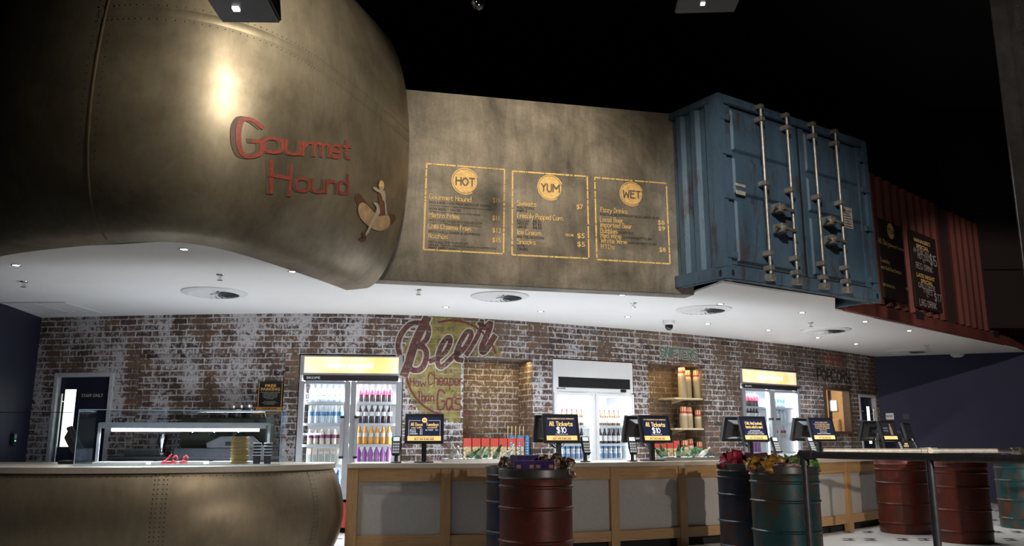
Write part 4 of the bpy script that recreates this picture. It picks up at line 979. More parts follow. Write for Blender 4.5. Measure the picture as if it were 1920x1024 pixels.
# ------------------------------------------------------------------ drink fridges set into the brick
LED = emit('fridge_led', (.94, .97, 1.0), 50)
FIN = plain('white_fridge_liner', (.86, .88, .90), .5, 0, .01)
HDR = emit('orange_header', (1.0, .56, .20), .95, (1.0, .88, .70))
LETW = emit('header_lettering', (1, 1, .96), 2.2)
def zw(px, py): return WALL.hit(px, py)[1]
FR = {}
def fridge(key, label, shelves, kind, hz, dz0):
    o = OP[key]; u0, u1, H = o['u0'] + .012, o['u1'] - .012, o['z1'] - .015; mu = (u0 + u1) / 2; a, b = WALL.P(u0, 0), WALL.P(u1, 0)
    W = (b - a).length; rz = math.atan2((b - a).y, (b - a).x); p = (a + b) / 2
    t = thing('drinks_fridge', label, 'fridge', p, rz, 'two door glass drinks fridges'); h = W / 2; D = .66
    frame = plain('silver_fridge_frame', (.42, .43, .45), .35, .5, .03) if kind == 'orange' else WMETAL
    cab = MB().box(-h, -h + .03, 0.03, D, dz0, hz).box(h - .03, h, 0.03, D, dz0, hz).box(-h + .03, h - .03, D - .03, D, dz0, hz).box(-h + .03, h - .03, .06, D - .03, dz0, dz0 + .04).box(-h + .03, h - .03, .06, D - .03, hz - .04, hz)
    obj('cabinet', cab, FIN, t)
    hd = MB().box(-h, h, -.005, D, hz, H); hb = obj('header', hd, frame if kind == 'orange' else WMETAL, t, bevel=.006)
    if kind == 'orange':
        obj('lit_sign', MB().box(-h + .055, h - .055, -.016, -.005, hz + .025, H - .022), HDR, hb)
        mb = MB(); local_text(mb, 'enjoy ice cold', -h * .45, h * .42, hz + .085, (H - hz) * .30, -.018, .015); obj('sign_lettering', mb, LETW, hb)
        mb = MB().box(-h + .05, h - .05, -.010, .03, hz - .075, hz - .004); k = obj('door_top_band', mb, plain('dark_door_band', (.02, .016, .018), .4), t)
        mb = MB(); local_text(mb, 'SKOPE', -h + .09, -h + .26, hz - .05, .026, -.012, .03); obj('band_lettering', mb, WMETAL, k)
        obj('plinth', MB().box(-h + .01, h - .01, .0, D, .06, dz0 - .04), RED, t, bevel=.006); obj('plinth_grille', MB().box(-h + .03, h - .03, -.008, 0, .06, .18).box(-h + .03, h - .03, -.006, 0, .195, .205), RED, t)
        dt = hz - .08
    else:
        gz0, gz1 = zw(1112, 728), zw(1112, 709)
        gr = MB()
        for i in range(9): gr.box(-h + .085, h - .06, -.012, -.004, gz0 + i * (gz1 - gz0) / 9, gz0 + (i + .72) * (gz1 - gz0) / 9)
        gr.box(-h + .085, h - .06, -.0075, -.004, gz0, gz1); obj('grille', gr, BLACKM, hb)
        mb = MB(); local_text(mb, 'SKOPE', -h + .05, -h + .2, hz + .03, .022, -.007, .02); obj('header_lettering', mb, INK, hb)
        obj('thermometer', MB().box(h - .23, h - .13, -.014, -.004, hz + .015, hz + .055), BLACK, hb, bevel=.004)
        obj('plinth', MB().box(-h + .01, h - .01, .0, D, .06, dz0 - .02), WMETAL, t, bevel=.006); dt = hz - .012
    fo = MB()
    for sx in (-1, 1): fo.box(sx * (h - .12) - .04, sx * (h - .12) + .04, .1, .5, 0, .06)
    obj('feet', fo, BLACK, t)
    lt = MB()
    for x in (-h + .045, -.02, h - .045): lt.box(x - .012, x + .012, .055, .075, dz0 + .05, hz - .06)
    obj('led_strips', lt, LED, t)
    for k, (x0, x1) in enumerate(((-h + .004, -.003), (.003, h - .004))):
        fw_ = .07 if kind == 'orange' else .055; d = MB()
        d.box(x0, x0 + fw_, -.03, .03, dz0, dt).box(x1 - fw_, x1, -.03, .03, dz0, dt).box(x0 + fw_, x1 - fw_, -.03, .03, dt - .035, dt).box(x0 + fw_, x1 - fw_, -.03, .03, dz0, dz0 + .06)
        do = obj('door', d, frame, t, bevel=.006)
        obj('door_glass', MB().box(x0 + fw_, x1 - fw_, -.004, .002, dz0 + .06, dt - .035), FGLASS, do)
        if kind == 'orange':
            hx = (x1 - .085) if k == 0 else (x0 + .085); hz0, hz1 = dz0 + (dt - dz0) * .36, dz0 + (dt - dz0) * .68
            obj('handle', MB().box(hx - .022, hx + .022, -.075, -.045, hz0, hz1), frame, do, bevel=.006)
            obj('handle_cap', MB().box(hx - .026, hx + .026, -.08, -.01, hz1, hz1 + .03).box(hx - .026, hx + .026, -.08, -.01, hz0 - .03, hz0), BLACK, do, bevel=.004)
    for z in shelves: obj('shelf', MB().box(-h + .035, h - .035, .07, D - .05, z - .014, z).box(-h + .035, h - .035, .062, .07, z - .022, z + .012), WMETAL, t)
    M = Matrix.Translation(p) @ R(rz, 'Z'); FR[key] = (M, rz, h)
    q = M @ Vector((0, .10, hz - .07)); l = light('fridge_lamp', 'AREA', tuple(q), 170 if kind == 'orange' else 60, COOL, tuple(q + M.to_3x3() @ Vector((0, .35, -1))), W * .8, sizey=.06)
    l.rotation_euler = (math.radians(-12), 0, rz)
    return t
S1 = [zw(655, y) for y in (754.5, 795, 835, 873, 914)]
fridge('fridge_l', 'tall orange topped two door drinks fridge left of the Beer mural', S1, 'orange', zw(655, 703), .40)
S2 = [zw(1112, y) for y in (799, 833.5, 862)]
fridge('fridge_m', 'white topped two door fridge with black grille between the niches', S2, 'white', zw(1112, 736), .30)
S3 = [zw(1445, y) for y in (764, 793, 822, 849)]
fridge('fridge_r', 'orange topped two door fridge left of the popcorn window', S3, 'orange', zw(1445, 722), .40)

def liquid(name, c, rough=.25): return plain(name, c, rough, 0, .04)
def bottle(name, label, cat, loc, rz, group, hgt, r, bodyc, capc, labc, style='pet'):
    t = thing(name, label, cat, loc, rz, group)
    if style == 'can':
        obj('body', MB().lathe([(r * .85, 0), (r, .008), (r, hgt - .012), (r * .84, hgt)], 12), bodyc, t, smooth=True); obj('band', MB().lathe([(r + .0008, hgt * .25), (r + .0008, hgt * .7)], 12, cap=False), labc, t, smooth=True)
        return t
    if style == 'carton':
        obj('body', MB().box(-r, r, -r, r, 0, hgt * .8).add([(-r, -r, hgt * .8), (r, -r, hgt * .8), (r, r, hgt * .8), (-r, r, hgt * .8), (-r, 0, hgt), (r, 0, hgt)], [(0, 1, 5, 4), (2, 3, 4, 5), (1, 2, 5), (3, 0, 4)]), bodyc, t)
        obj('label', MB().box(-r * .8, r * .8, -r - .002, -r, hgt * .2, hgt * .65), labc, t); return t
    if style == 'beer': pr = [(r * .92, 0), (r, .006), (r, hgt * .56), (r * .8, hgt * .66), (r * .42, hgt * .76), (r * .38, hgt * .96)]
    else: pr = [(r * .8, 0), (r, .012), (r * .96, hgt * .28), (r * .86, hgt * .42), (r, hgt * .56), (r * .98, hgt * .66), (r * .6, hgt * .82), (r * .38, hgt * .9), (r * .38, hgt * .94)]
    obj('body', MB().lathe(pr, 12), bodyc, t, smooth=True)
    obj('cap', MB().lathe([(r * .45, hgt * .94), (r * .45, hgt), (r * .3, hgt * 1.005)], 10), capc, t)
    z0, z1 = (.2, .52) if style == 'beer' else (.44, .66)
    rl = r + .0012
    obj('label_band', MB().lathe([(rl, hgt * z0), (rl, hgt * z1)], 12, cap=False), labc, t, smooth=True); return t
PROT = {}
def stock(key, spec, z, xs, y, fridge_words, zstack=(0,)):
    M, rz, h = FR[key]; name, words, cat, hgt, r, b, c, l, st, grp = spec
    for dz in zstack:
        for x in xs:
            loc = M @ Vector((x, y, z + dz + .0005)); lab = words + ', ' + fridge_words
            if name + words not in PROT: PROT[name + words] = bottle(name, lab, cat, loc, rz, grp + ' ' + fridge_words, hgt, r, b, c, l, st)
            else: dup(PROT[name + words], loc, rz, lab, grp + ' ' + fridge_words)
WATER = liquid('pale_blue_bottle', (.62, .74, .84)); COLA = liquid('cola_bottle', (.035, .018, .022)); ORJ = liquid('orange_drink', (.72, .33, .06)); PUR = liquid('purple_drink', (.32, .10, .34)); MILK = liquid('cream_drink', (.72, .62, .52)); BERRY = liquid('berry_drink', (.20, .06, .16)); BEERB = liquid('brown_beer_glass', (.10, .05, .022)); BLUEC = liquid('blue_cap', (.05, .10, .32)); DKB = liquid('dark_blue_drink', (.05, .10, .24))
WLAB = liquid('white_label', (.78, .78, .78)); RLAB = liquid('red_label', (.60, .05, .10)); PLAB = liquid('plum_label', (.22, .06, .14)); GLAB = liquid('grey_green_label', (.36, .40, .36)); SLV = plain('silver_can', (.60, .64, .70), .3, .6, .03); BLAB = liquid('blue_label', (.10, .22, .42))
def B(name, words, hgt, r, b, c, l, st, grp): return (name, words, 'bottle' if st not in ('can', 'carton') else st, hgt, r, b, c, l, st, grp)
water = B('water_bottle', 'clear water bottle with dark blue cap', .225, .034, WATER, BLUEC, WLAB, 'pet', 'water bottles'); mineral = B('water_bottle', 'clear water bottle with white cap', .235, .034, WATER, WLAB, BLAB, 'pet', 'water bottles')
colar = B('cola_bottle', 'dark cola bottle with red label', .235, .034, COLA, COLA, RLAB, 'pet', 'cola bottles'); colaw = B('cola_bottle', 'dark cola bottle with white label', .235, .034, COLA, COLA, WLAB, 'pet', 'cola bottles')
orange = B('orange_drink_bottle', 'orange soft drink bottle', .235, .034, ORJ, ORJ, MILK, 'pet', 'orange drink bottles'); purple = B('purple_drink_bottle', 'purple soft drink bottle', .235, .034, PUR, PUR, PUR, 'pet', 'purple drink bottles')
juice = B('juice_bottle', 'white capped juice bottle with plum label', .20, .033, MILK, WLAB, PLAB, 'pet', 'juice bottles'); carton = B('milk_carton', 'slim white drink carton with grey label', .21, .030, MILK, WLAB, GLAB, 'carton', 'drink cartons'); sport = B('sports_bottle', 'blue sports drink bottle', .225, .034, DKB, WLAB, BLAB, 'pet', 'sports drink bottles')
beer = B('beer_bottle', 'long necked brown beer bottle with white label', .235, .034, BEERB, RLAB, WLAB, 'beer', 'beer bottles'); cider = B('cider_bottle', 'long necked dark bottle with pale label', .235, .034, COLA, SLV, WLAB, 'beer', 'cider bottles'); can = B('drink_can', 'silver drink can with blue band', .118, .033, SLV, SLV, BLAB, 'can', 'drink cans')
W1 = FR['fridge_l'][2]
xl = [-W1 + .15 + i * .076 for i in range(6)]; xr = [.115 + i * .076 for i in range(6)]
F1 = 'fridge by Beer mural'
for spec, si, xs, side in ((water, 0, xl, 'top left shelf'), (mineral, 1, xl, 'second left shelf'), (juice, 2, xl, 'third left shelf'), (carton, 3, xl, 'fourth left shelf'), (sport, 4, xl, 'lowest left shelf'),
                           (colar, 0, xr, 'top right shelf'), (colaw, 1, xr, 'second right shelf'), (orange, 2, xr, 'third right shelf'), (purple, 3, xr, 'fourth right shelf')):
    stock('fridge_l', spec, S1[si], xs, .12, side + ', ' + F1)
    if si in (0, 2): stock('fridge_l', spec, S1[si], xs, .21, 'back row, ' + side + ', ' + F1)
W2 = FR['fridge_m'][2]; xl = [-W2 + .13 + i * .082 for i in range(6)]; xr = [.085 + i * .082 for i in range(6)]; F2 = 'white topped fridge'
for xs, s in ((xl, 'left'), (xr, 'right')):
    stock('fridge_m', beer, S2[0], xs, .12, 'top %s shelf, ' % s + F2); stock('fridge_m', cider, S2[1], xs, .12, 'middle %s shelf, ' % s + F2)
    stock('fridge_m', can, S2[2], xs, .12, 'lower %s shelf, ' % s + F2, (0, .12))
W3 = FR['fridge_r'][2]; xl = [-W3 + .14 + i * .078 for i in range(6)]; xr = [.12 + i * .09 for i in range(5)]; F3 = 'fridge by popcorn window'
for spec, si, xs, side in ((colar, 0, xl, 'top left shelf'), (colaw, 1, xl, 'second left shelf'), (purple, 3, xl, 'lowest left shelf'), (mineral, 0, xr, 'top right shelf'), (water, 1, xr, 'second right shelf'), (juice, 2, xr, 'third right shelf')):
    stock('fridge_r', spec, S3[si], xs, .12, side + ', ' + F3)

# ------------------------------------------------------------------ counters
WT = .895
def find_u(S, px, z, off):
    lo, hi = 0.0, S.len
    for _ in range(50):
        m = (lo + hi) / 2
        if proj(S.P(m, z, off)).x < px: lo = m
        else: hi = m
    return (lo + hi) / 2
n = 48; fp = FRONT.P(FRONT.len * .35, 0)
def slab(S, u0, u1, o0, o1, z0, z1, n=30):
    a = [tuple(S.P(u0 + (u1 - u0) * i / n, 0, o0).xy) for i in range(n + 1)]; b = [tuple(S.P(u0 + (u1 - u0) * i / n, 0, o1).xy) for i in range(n, -1, -1)]
    return MB().prism(a + b, z0, z1)
tag(obj('worktop', slab(FRONT, 0, FRONT.len, .03, -.72, WT - .045, WT), TOP, bevel=.004), 'long pale stone worktop on the oak framed counter', 'worktop')
ctr = thing('service_counter', 'curved oak framed counter with grey panels', 'counter', fp)
def cobj(name, mb, mat, parent=ctr, base=fp, **k):
    o = obj(name, mb, mat, **k); o.parent = parent; o.matrix_parent_inverse = Matrix.Translation(-base); return o
PX = [663.5, 835, 990, 1153, 1281, 1400, 1500, 1592, 1665, 1715, 1745]
PU = [find_u(FRONT, px, .45, 0) for px in PX]; PU[0] = .055
for i, u in enumerate(PU):
    w_ = .055 if i == 0 else .05
    cobj('post', slab(FRONT, u - w_, u + w_, .012, -.07, 0, WT - .045, 2), OAKV, bevel=.003)
for i, (a, b) in enumerate(zip(PU, PU[1:])):
    cobj('top_rail', slab(FRONT, a + .05, b - .05, .0, -.05, .72, WT - .045, 8), OAK, bevel=.003)
    cobj('bottom_rail', slab(FRONT, a + .05, b - .05, .0, -.05, .10, .205, 8), OAK, bevel=.003)
    cobj('panel', slab(FRONT, a + .05, b - .05, -.035, -.05, .205, .72, 8), PANELM)
cobj('plinth', slab(FRONT, .1, FRONT.len, -.10, -.14, 0, .10), BLACKM)
cobj('end_panel', slab(FRONT, .0, .02, -.07, -.70, 0, WT - .045, 2), OAKV)
cobj('back_shelf', slab(FRONT, .1, FRONT.len - .1, -.3, -.68, .42, .44), WMETAL)

LC = Curve([(-5.5, 7.75), (-4.9, 7.42), (-4.32, 7.22), (-3.75, 7.16), (-3.03, 7.26), (-2.40, 7.58), (-1.98, 7.98), (-1.80, 8.35), (-1.82, 8.75)])
top = [tuple(p) for p in LC.p] + [(-1.95, 9.0), (-5.5, 9.0)]
tag(obj('worktop', MB().prism(top, WT - .05, WT), TOP, bevel=.004), 'pale stone worktop on the brass clad counter under the hull', 'worktop')
bb = LC.P(LC.len * .5, 0); brass = thing('brass_counter', 'bulging riveted brass clad counter under the hull', 'counter', bb)
def lprof(z): q = (z - .42) / .5; return .10 - .17 * q * q
rows = [[LC.P(LC.len * i / 90, z, lprof(z)) for i in range(91)] for z in [.0 + (WT - .05) * j / 18 for j in range(19)]]
cobj('cladding', MB().grid(rows), HULL2, brass, bb, smooth=True)
rv = MB(); ss = MB()
for px in (296, 590):
    u = find_u(LC, px, .5, .08)
    ss = MB(); ss.grid([[LC.P(u + d, z, lprof(z) + o) for d, o in ((-.03, .0005), (-.028, .003), (.028, .003), (.03, .0005))] for z in [.01 + .83 * i / 30 for i in range(31)]]); cobj('seam_strip', ss, HULL2, brass, bb)
    for i in range(22):
        for d in (-.018, .018, -.05, .05)[: 4 if px == 296 else 2]: rivet(rv, LC.P(u + d, .03 + i * .038, lprof(.03 + i * .038) + .002), LC.P(u, 0, 1) - LC.P(u, 0), .006)
for i in range(80):
    u = LC.len * (i + .5) / 80; rivet(rv, LC.P(u, .815, lprof(.815)), LC.P(u, 0, 1) - LC.P(u, 0), .005)
cobj('rivets', rv, BLACK, brass, bb)
cobj('back_panel', MB().box(-5.4, -2.0, 8.94, 8.98, 0, WT - .05), WMETAL, brass, bb)

# ------------------------------------------------------------------ glass display case and what stands in it
A = atz(134, 874.5, WT); Bp = atz(522, 872.5, WT); A.y += .03; Bp.y += .03
dv = Bp - A; CLn = dv.length; crz = math.atan2(dv.y, dv.x); CM = Matrix.Translation(A) @ R(crz, 'Z'); CH, CD = .50, .52
case = thing('display_case', 'clear glass food display case on the left counter', 'display case', A, crz)
g = .008
for nm, bx in (('front_pane', (0, CLn, 0, g, .0, CH)), ('top_pane', (0, CLn, g, CD, CH - g, CH)), ('side_pane', (0, g, g, CD, 0, CH - g)), ('side_pane', (CLn - g, CLn, g, CD, 0, CH - g)), ('mid_shelf', (.12, CLn - .12, CD - .22, CD - .02, .37, .378))):
    obj(nm, MB().box(*bx), GLASS, case)
ed = MB()
EDGE = plain('pale_glass_edge', (.45, .58, .62), .15, .2, .03)
for bx in ((0, CLn, -.003, .003, CH - .005, CH + .002), (0, .005, -.003, .004, 0, CH), (CLn - .005, CLn, -.003, .004, 0, CH), (0, .005, 0, CD, CH - .004, CH + .002), (CLn - .005, CLn, 0, CD, CH - .004, CH + .002), (0, CLn, -.006, .012, .0, .012)): ed.box(*bx)
obj('edge_trim', ed, EDGE, case)
rack = MB()
for x in (.13, CLn - .13): rack.box(x - .012, x + .012, .20, .225, 0, .385)
rack.box(.13, CLn - .13, .20, .225, .365, .39); obj('lamp_frame', rack, ALU, case)
lb = obj('lamp_bar', MB().box(.16, CLn - .16, .17, .215, .335, .365), ALU, case)
obj('lamp_tube', MB().cyl((.24, .192, .322), (CLn - .22, .192, .322), .014), emit('case_lamp', (.90, .95, 1.0), 20), case)
l = light('case_light', 'AREA', tuple(CM @ Vector((CLn / 2, .19, .30))), 26, (.86, .92, 1.0), None, CLn * .8, sizey=.05); l.rotation_euler = (0, 0, crz)
for i, x in enumerate((.36, .86, 1.32)):
    w2 = .22 if i < 2 else .17
    t = thing('food_tray', ('white food tray at the left end of the display case', 'white food tray in the middle of the display case behind the red bottles', 'white food tray beside the yellow paper trays')[i], 'tray', CM @ Vector((x, .24, WT * 0 + .002)), crz, 'white trays in the display case')
    obj('pan', MB().box(-w2, w2, -.15, .15, 0, .01).box(-w2, w2, -.16, -.15, 0, .03).box(-w2, w2, .15, .16, 0, .03).box(-w2 - .01, -w2, -.16, .16, 0, .03).box(w2, w2 + .01, -.16, .16, 0, .03), WMETAL, t, bevel=.003)
SAUCE = plain('red_sauce_plastic', (.62, .05, .07), .35)
for i, (px, nm) in enumerate(((298, 'red topped sauce dispenser in the case, leftmost with open spout'), (313, 'red topped sauce dispenser in the case, the middle one'), (333, 'red topped sauce dispenser in the case, nearest the paper trays'))):
    x = (px - 134) / (522 - 134) * CLn
    t = thing('sauce_dispenser', nm, 'dispenser', CM @ Vector((x, .10, .0005)), crz, 'red sauce dispensers')
    obj('jar', MB().lathe([(.030, 0), (.034, .008), (.034, .018)], 14), WMETAL, t); obj('lid', MB().lathe([(.040, .018), (.040, .036), (.030, .022), (.012, .046)], 16), SAUCE, t, smooth=True)
    sp = [(0, 0, .045), (.0, 0, .075), (.02, 0, .088), (.035, 0, .07), (.035, 0, .05)] if i else [(0, 0, .045), (.02, 0, .06), (.04, 0, .09), (.052, 0, .10)]
    obj('spout', MB().tube(sp, .007), SAUCE, t)
TRAYM = plain('buff_paper', (.60, .47, .20), .7, 0, .05)
x = (441 - 134) / 388 * CLn; tr0 = None
for i in range(18):
    z = .001 + i * .0145; jx = .004 * math.sin(i * 1.7) - .0006 * i
    lab = 'buff paper hot dog tray in the tall stack inside the case'
    if tr0 is None:
        tr0 = thing('paper_tray', lab, 'tray', CM @ Vector((x + jx, .13, z)), crz, 'stacked buff paper trays'); obj('body', MB().add([(-.060, -.050, 0), (.060, -.050, 0), (.060, .050, 0), (-.060, .050, 0), (-.080, -.068, .012), (.080, -.068, .012), (.080, .068, .012), (-.080, .068, .012)], [(0, 3, 2, 1), (0, 1, 5, 4), (1, 2, 6, 5), (2, 3, 7, 6), (3, 0, 4, 7), (4, 5, 6, 7)]), TRAYM, tr0)
    else: dup(tr0, CM @ Vector((x + jx, .13, z)), crz + .03 * math.sin(i))
cup0 = None; CUPB = plain('dark_grey_cup', (.05, .05, .06), .4)
for j, px in enumerate((474, 495)):
    x = (px - 134) / 388 * CLn
    for i in range(5):
        loc = CM @ Vector((x, .13 + .02 * j, .001 + i * .028)); lab = ('dark grey cup in the nested stack beside the buff paper trays', 'dark grey cup in the nested stack at the right end of the case')[j]
        if cup0 is None: cup0 = thing('paper_cup', lab, 'cup', loc, crz, 'dark cups in the display case'); obj('body', MB().lathe([(.030, 0), (.038, .085)], 16), CUPB, cup0, smooth=True); obj('rim', MB().lathe([(.038, .083), (.041, .086), (.038, .090)], 16, cap=False), WMETAL, cup0)
        else: dup(cup0, loc, crz, lab)
# glass screen at the far left
p = Vector((-4.45, 8.45, WT)); sc_ = thing('glass_screen', 'clear glass sneeze screen with post left of the display case', 'screen', p, 0)
obj('pane', MB().box(-1.1, .0, 0, .008, .02, .50), GLASS, sc_); obj('top_edge', MB().box(-1.1, .02, -.003, .011, .50, .506), BLACK, sc_); obj('post', MB().box(-.80, -.78, -.02, 0, 0, .48), ALU, sc_)
obj('clamp', MB().box(-.81, -.77, -.025, .02, .42, .46), STEEL, sc_)
p = aty(22, 824, 9.35); xw = LW.hit(22, 824)
t = thing('wall_reader', 'black oval reader with green light on the navy left wall', 'reader', LW.P(xw[0], xw[1] - .08, .0), LW.ang(xw[0]))
obj('body', MB().box(-.06, .06, -.04, 0, 0, .17), BLACK, t, bevel=.03); obj('window', MB().box(-.03, .03, -.044, -.04, .09, .145), ALU, t); obj('light', MB().box(-.012, .012, -.045, -.04, .055, .07), emit('green_led', (.2, .9, .4), 2), t)

# back bench with the coffee gear, seen through the case
BU0, BU1 = WALL.hit(262, 800)[0], WALL.hit(532, 800)[0]; bp_ = WALL.P((BU0 + BU1) / 2, 0, .3)
bench = thing('back_bench', 'steel topped back bench against the brick behind the display case', 'bench', bp_)
cobj('top', slab(WALL, BU0, BU1, .62, .01, .90, .93), plain('dark_bench_steel', (.10, .105, .12), .35, .6), bench, bp_); cobj('body', slab(WALL, BU0 + .02, BU1 - .02, .58, .03, 0, .90), BLACK, bench, bp_)
eu = WALL.hit(440, 820)[0]; ep_ = WALL.P(eu, .93, .36); em = thing('espresso_machine', 'black and steel espresso machine on the back bench', 'coffee machine', ep_, WALL.ang(eu))
DKM = plain('dark_machine_panel', (.03, .032, .022), .3)
obj('body', MB().box(-.50, .56, -.08, .24, .10, .46), DKM, em, bevel=.012); obj('drip_tray', MB().box(-.48, .54, -.26, .24, 0, .10), plain('dark_bench_steel', (.10, .105, .12), .35, .6), em, bevel=.006)
obj('cup_rail', MB().tube([(-.48, -.07, .47), (-.48, -.07, .53), (.54, -.07, .53), (.54, -.07, .47)], .008), CHROME, em)
obj('side_panel', MB().prism([(-.04, .02), (.10, -.02), (.62, -.02), (.62, .12), (.48, .24), (.10, .24), (-.08, .16)], -.02, .02, T(-.02, -.22, 0) @ R(math.pi / 2, 'X')), plain('grey_side_panel', (.10, .105, .115), .4), em, bevel=.008)
obj('name_badge', MB().box(.14, .32, -.246, -.24, .13, .175), BLACK, em)
for x in (-.32, -.05, .25):
    gh = obj('group_head', MB().cyl((x, -.14, .38), (x, -.14, .28), .04).box(x - .03, x + .03, -.14, -.06, .34, .40), CHROME, em, smooth=True); obj('portafilter', MB().cyl((x, -.14, .29), (x, -.14, .255), .035).cyl((x, -.16, .27), (x + .02, -.32, .26), .014), BLACK, gh)
obj('steam_wand', MB().tube([(-.44, -.12, .40), (-.46, -.2, .36), (-.47, -.22, .12)], .008), CHROME, em); obj('knob', MB().cyl((.45, -.08, .40), (.45, -.13, .40), .03), CHROME, em); obj('gauge', MB().cyl((.38, -.08, .33), (.38, -.1, .33), .035), WMETAL, em)
JAR = plain('dark_jar', (.035, .035, .04), .2)
for i, (px, py, hh, lab) in enumerate(((433, 773, .15, 'dark lidded jar on the espresso machine, farthest from the poster'), (447, 773, .10, 'short dark lidded jar on the espresso machine, in front of two taller ones'), (451, 772, .155, 'dark lidded jar on the espresso machine, the middle tall one'), (462, 773, .16, 'dark lidded jar on the espresso machine, nearest the poster'))):
    u = find_u(WALL, px, 1.42, .30 - .06 * (i == 2)); loc = WALL.P(u, .93 + .4605, .34 if i == 1 else .24)
    t = thing('jar', lab, 'jar', loc, 0, 'jars on the espresso machine'); obj('body', MB().lathe([(.045, 0), (.052, .01), (.052, hh * .7), (.042, hh * .8)], 14), JAR, t, smooth=True); obj('lid', MB().lathe([(.046, hh * .8), (.046, hh)], 14), STEEL, t)
gu = WALL.hit(388, 800)[0]; t = thing('coffee_grinder', 'chrome coffee grinder with clear hopper left of the espresso machine', 'grinder', WALL.P(gu - .38, .931, .36), WALL.ang(gu))
obj('body', MB().lathe([(.08, 0), (.085, .02), (.05, .04), (.04, .12), (.06, .18), (.06, .26)], 16), CHROME, t, smooth=True); obj('hopper', MB().lathe([(.05, .26), (.08, .34), (.08, .44)], 16, cap=False), GLASS, t); obj('hopper_lid', MB().lathe([(.082, .44), (.082, .455)], 16), BLACK, t)
bu = WALL.hit(300, 850)[0]; t = thing('prep_tray', 'pale steel tray on the back bench left of the grinder', 'tray', WALL.P(bu, .931, .3), WALL.ang(bu)); obj('pan', MB().box(-.22, .22, -.14, .14, 0, .09), plain('pale_steel', (.16, .165, .16), .4, .3), t, bevel=.01); obj('handle', MB().tube([(.22, -.05, .06), (.26, -.05, .06), (.26, .05, .06), (.22, .05, .06)], .007), STEEL, t)

# ------------------------------------------------------------------ niches
def niche(key): o = OP[key]; mu = (o['u0'] + o['u1']) / 2; return o, mu
o, mu = niche('niche_l')
light('niche_lamp', 'AREA', tuple(WALL.P(mu + .1, o['z1'] - .03, -.12)), 5.0, (1, .74, .36), None, (o['u1'] - o['u0']) * .85, sizey=.12).rotation_euler = (0, 0, WALL.ang(mu))
o2, mu2 = niche('niche_r')
light('niche_lamp', 'AREA', tuple(WALL.P(mu2, o2['z1'] - .03, -.12)), 5.0, (1, .74, .36), None, (o2['u1'] - o2['u0']) * .85, sizey=.12).rotation_euler = (0, 0, WALL.ang(mu2))
BOXR = plain('red_box_card', (.58, .075, .05), .5, 0, .03)
def corn_mat():
    m, b = newmat('popcorn_print'); n = noise(m, coord(m), 38, 3, .6); setin(m, b.inputs['Base Color'], ramp(m, n, [(.35, (.25, .10, .04)), (.5, (.55, .40, .18)), (.62, (.80, .72, .50))])); b.inputs['Roughness'].default_value = .5; return m
CORN = corn_mat(); bx0 = None
def popbox(loc, rz, lab, grp):
    global bx0
    if bx0: return dup(bx0, loc, rz, lab, grp)
    bx0 = thing('popcorn_box', lab, 'box', loc, rz, grp)
    obj('carton', MB().box(-.055, .055, -.05, .05, 0, .165), CORN, bx0, bevel=.002); obj('red_top', MB().box(-.056, .056, -.051, .051, .165, .275), BOXR, bx0, bevel=.002); return bx0
zn = o['z0'] + .001
ORD = ('first', 'second', 'third', 'fourth', 'fifth', 'sixth', 'seventh')
for i in range(7):
    u = o['u0'] + .075 + i * .127
    popbox(WALL.P(u, zn, -.09), WALL.ang(u), 'red topped popcorn box in the left niche, %s from its left side' % ORD[i], 'popcorn boxes in the left niche')
for i in range(4):
    u = o2['u0'] + .16 + i * .130
    popbox(WALL.P(u, o2['z0'] + .001, -.09), WALL.ang(u), 'red topped popcorn box in the right niche, %s from its left side' % ORD[i], 'popcorn boxes in the right niche')
def dots_mat(name, c, c2):
    m, b = newmat(name); v = nd(m, 'TexVoronoi', {'Vector': coord(m), 'Scale': 42.0}); setin(m, b.inputs['Base Color'], ramp(m, v.outputs['Distance'], [(.28, c2), (.34, c)])); b.inputs['Roughness'].default_value = .5; return m
SLUSH = dots_mat('blue_spotted_cup', (.06, .20, .42), (.75, .82, .9)); sl0 = None
for j in range(5):
    for i in range(7):
        u = o['u1'] - .30 + j * .062; loc = WALL.P(u, zn + i * .034, -.07 - .05 * (j % 2)); lab = 'blue spotted drink cup in a nested stack, %s stack right of the popcorn boxes' % ORD[j]
        if sl0 is None: sl0 = thing('slush_cup', lab, 'cup', loc, 0, 'blue cups in the left niche'); obj('body', MB().lathe([(.038, 0), (.038, .005), (.035, .007), (.026, .11)], 14), SLUSH, sl0, smooth=True)
        else: dup(sl0, loc, 0, lab)
st0 = None; STRAW = plain('straw', (.72, .60, .30), .5)
for j in range(5):
    u = o['u1'] - .29 + j * .06; loc = WALL.P(u, zn, -.2); lab = 'yellow straw behind the blue cups, %s from the boxes' % ORD[j]
    if st0 is None: st0 = thing('straw', lab, 'straw', loc, 0, 'straws in the left niche'); obj('tube', MB().cyl((0, 0, 0), (.01, 0, .44), .007), STRAW, st0)
    else: dup(st0, loc, 0, lab)
SH = {}
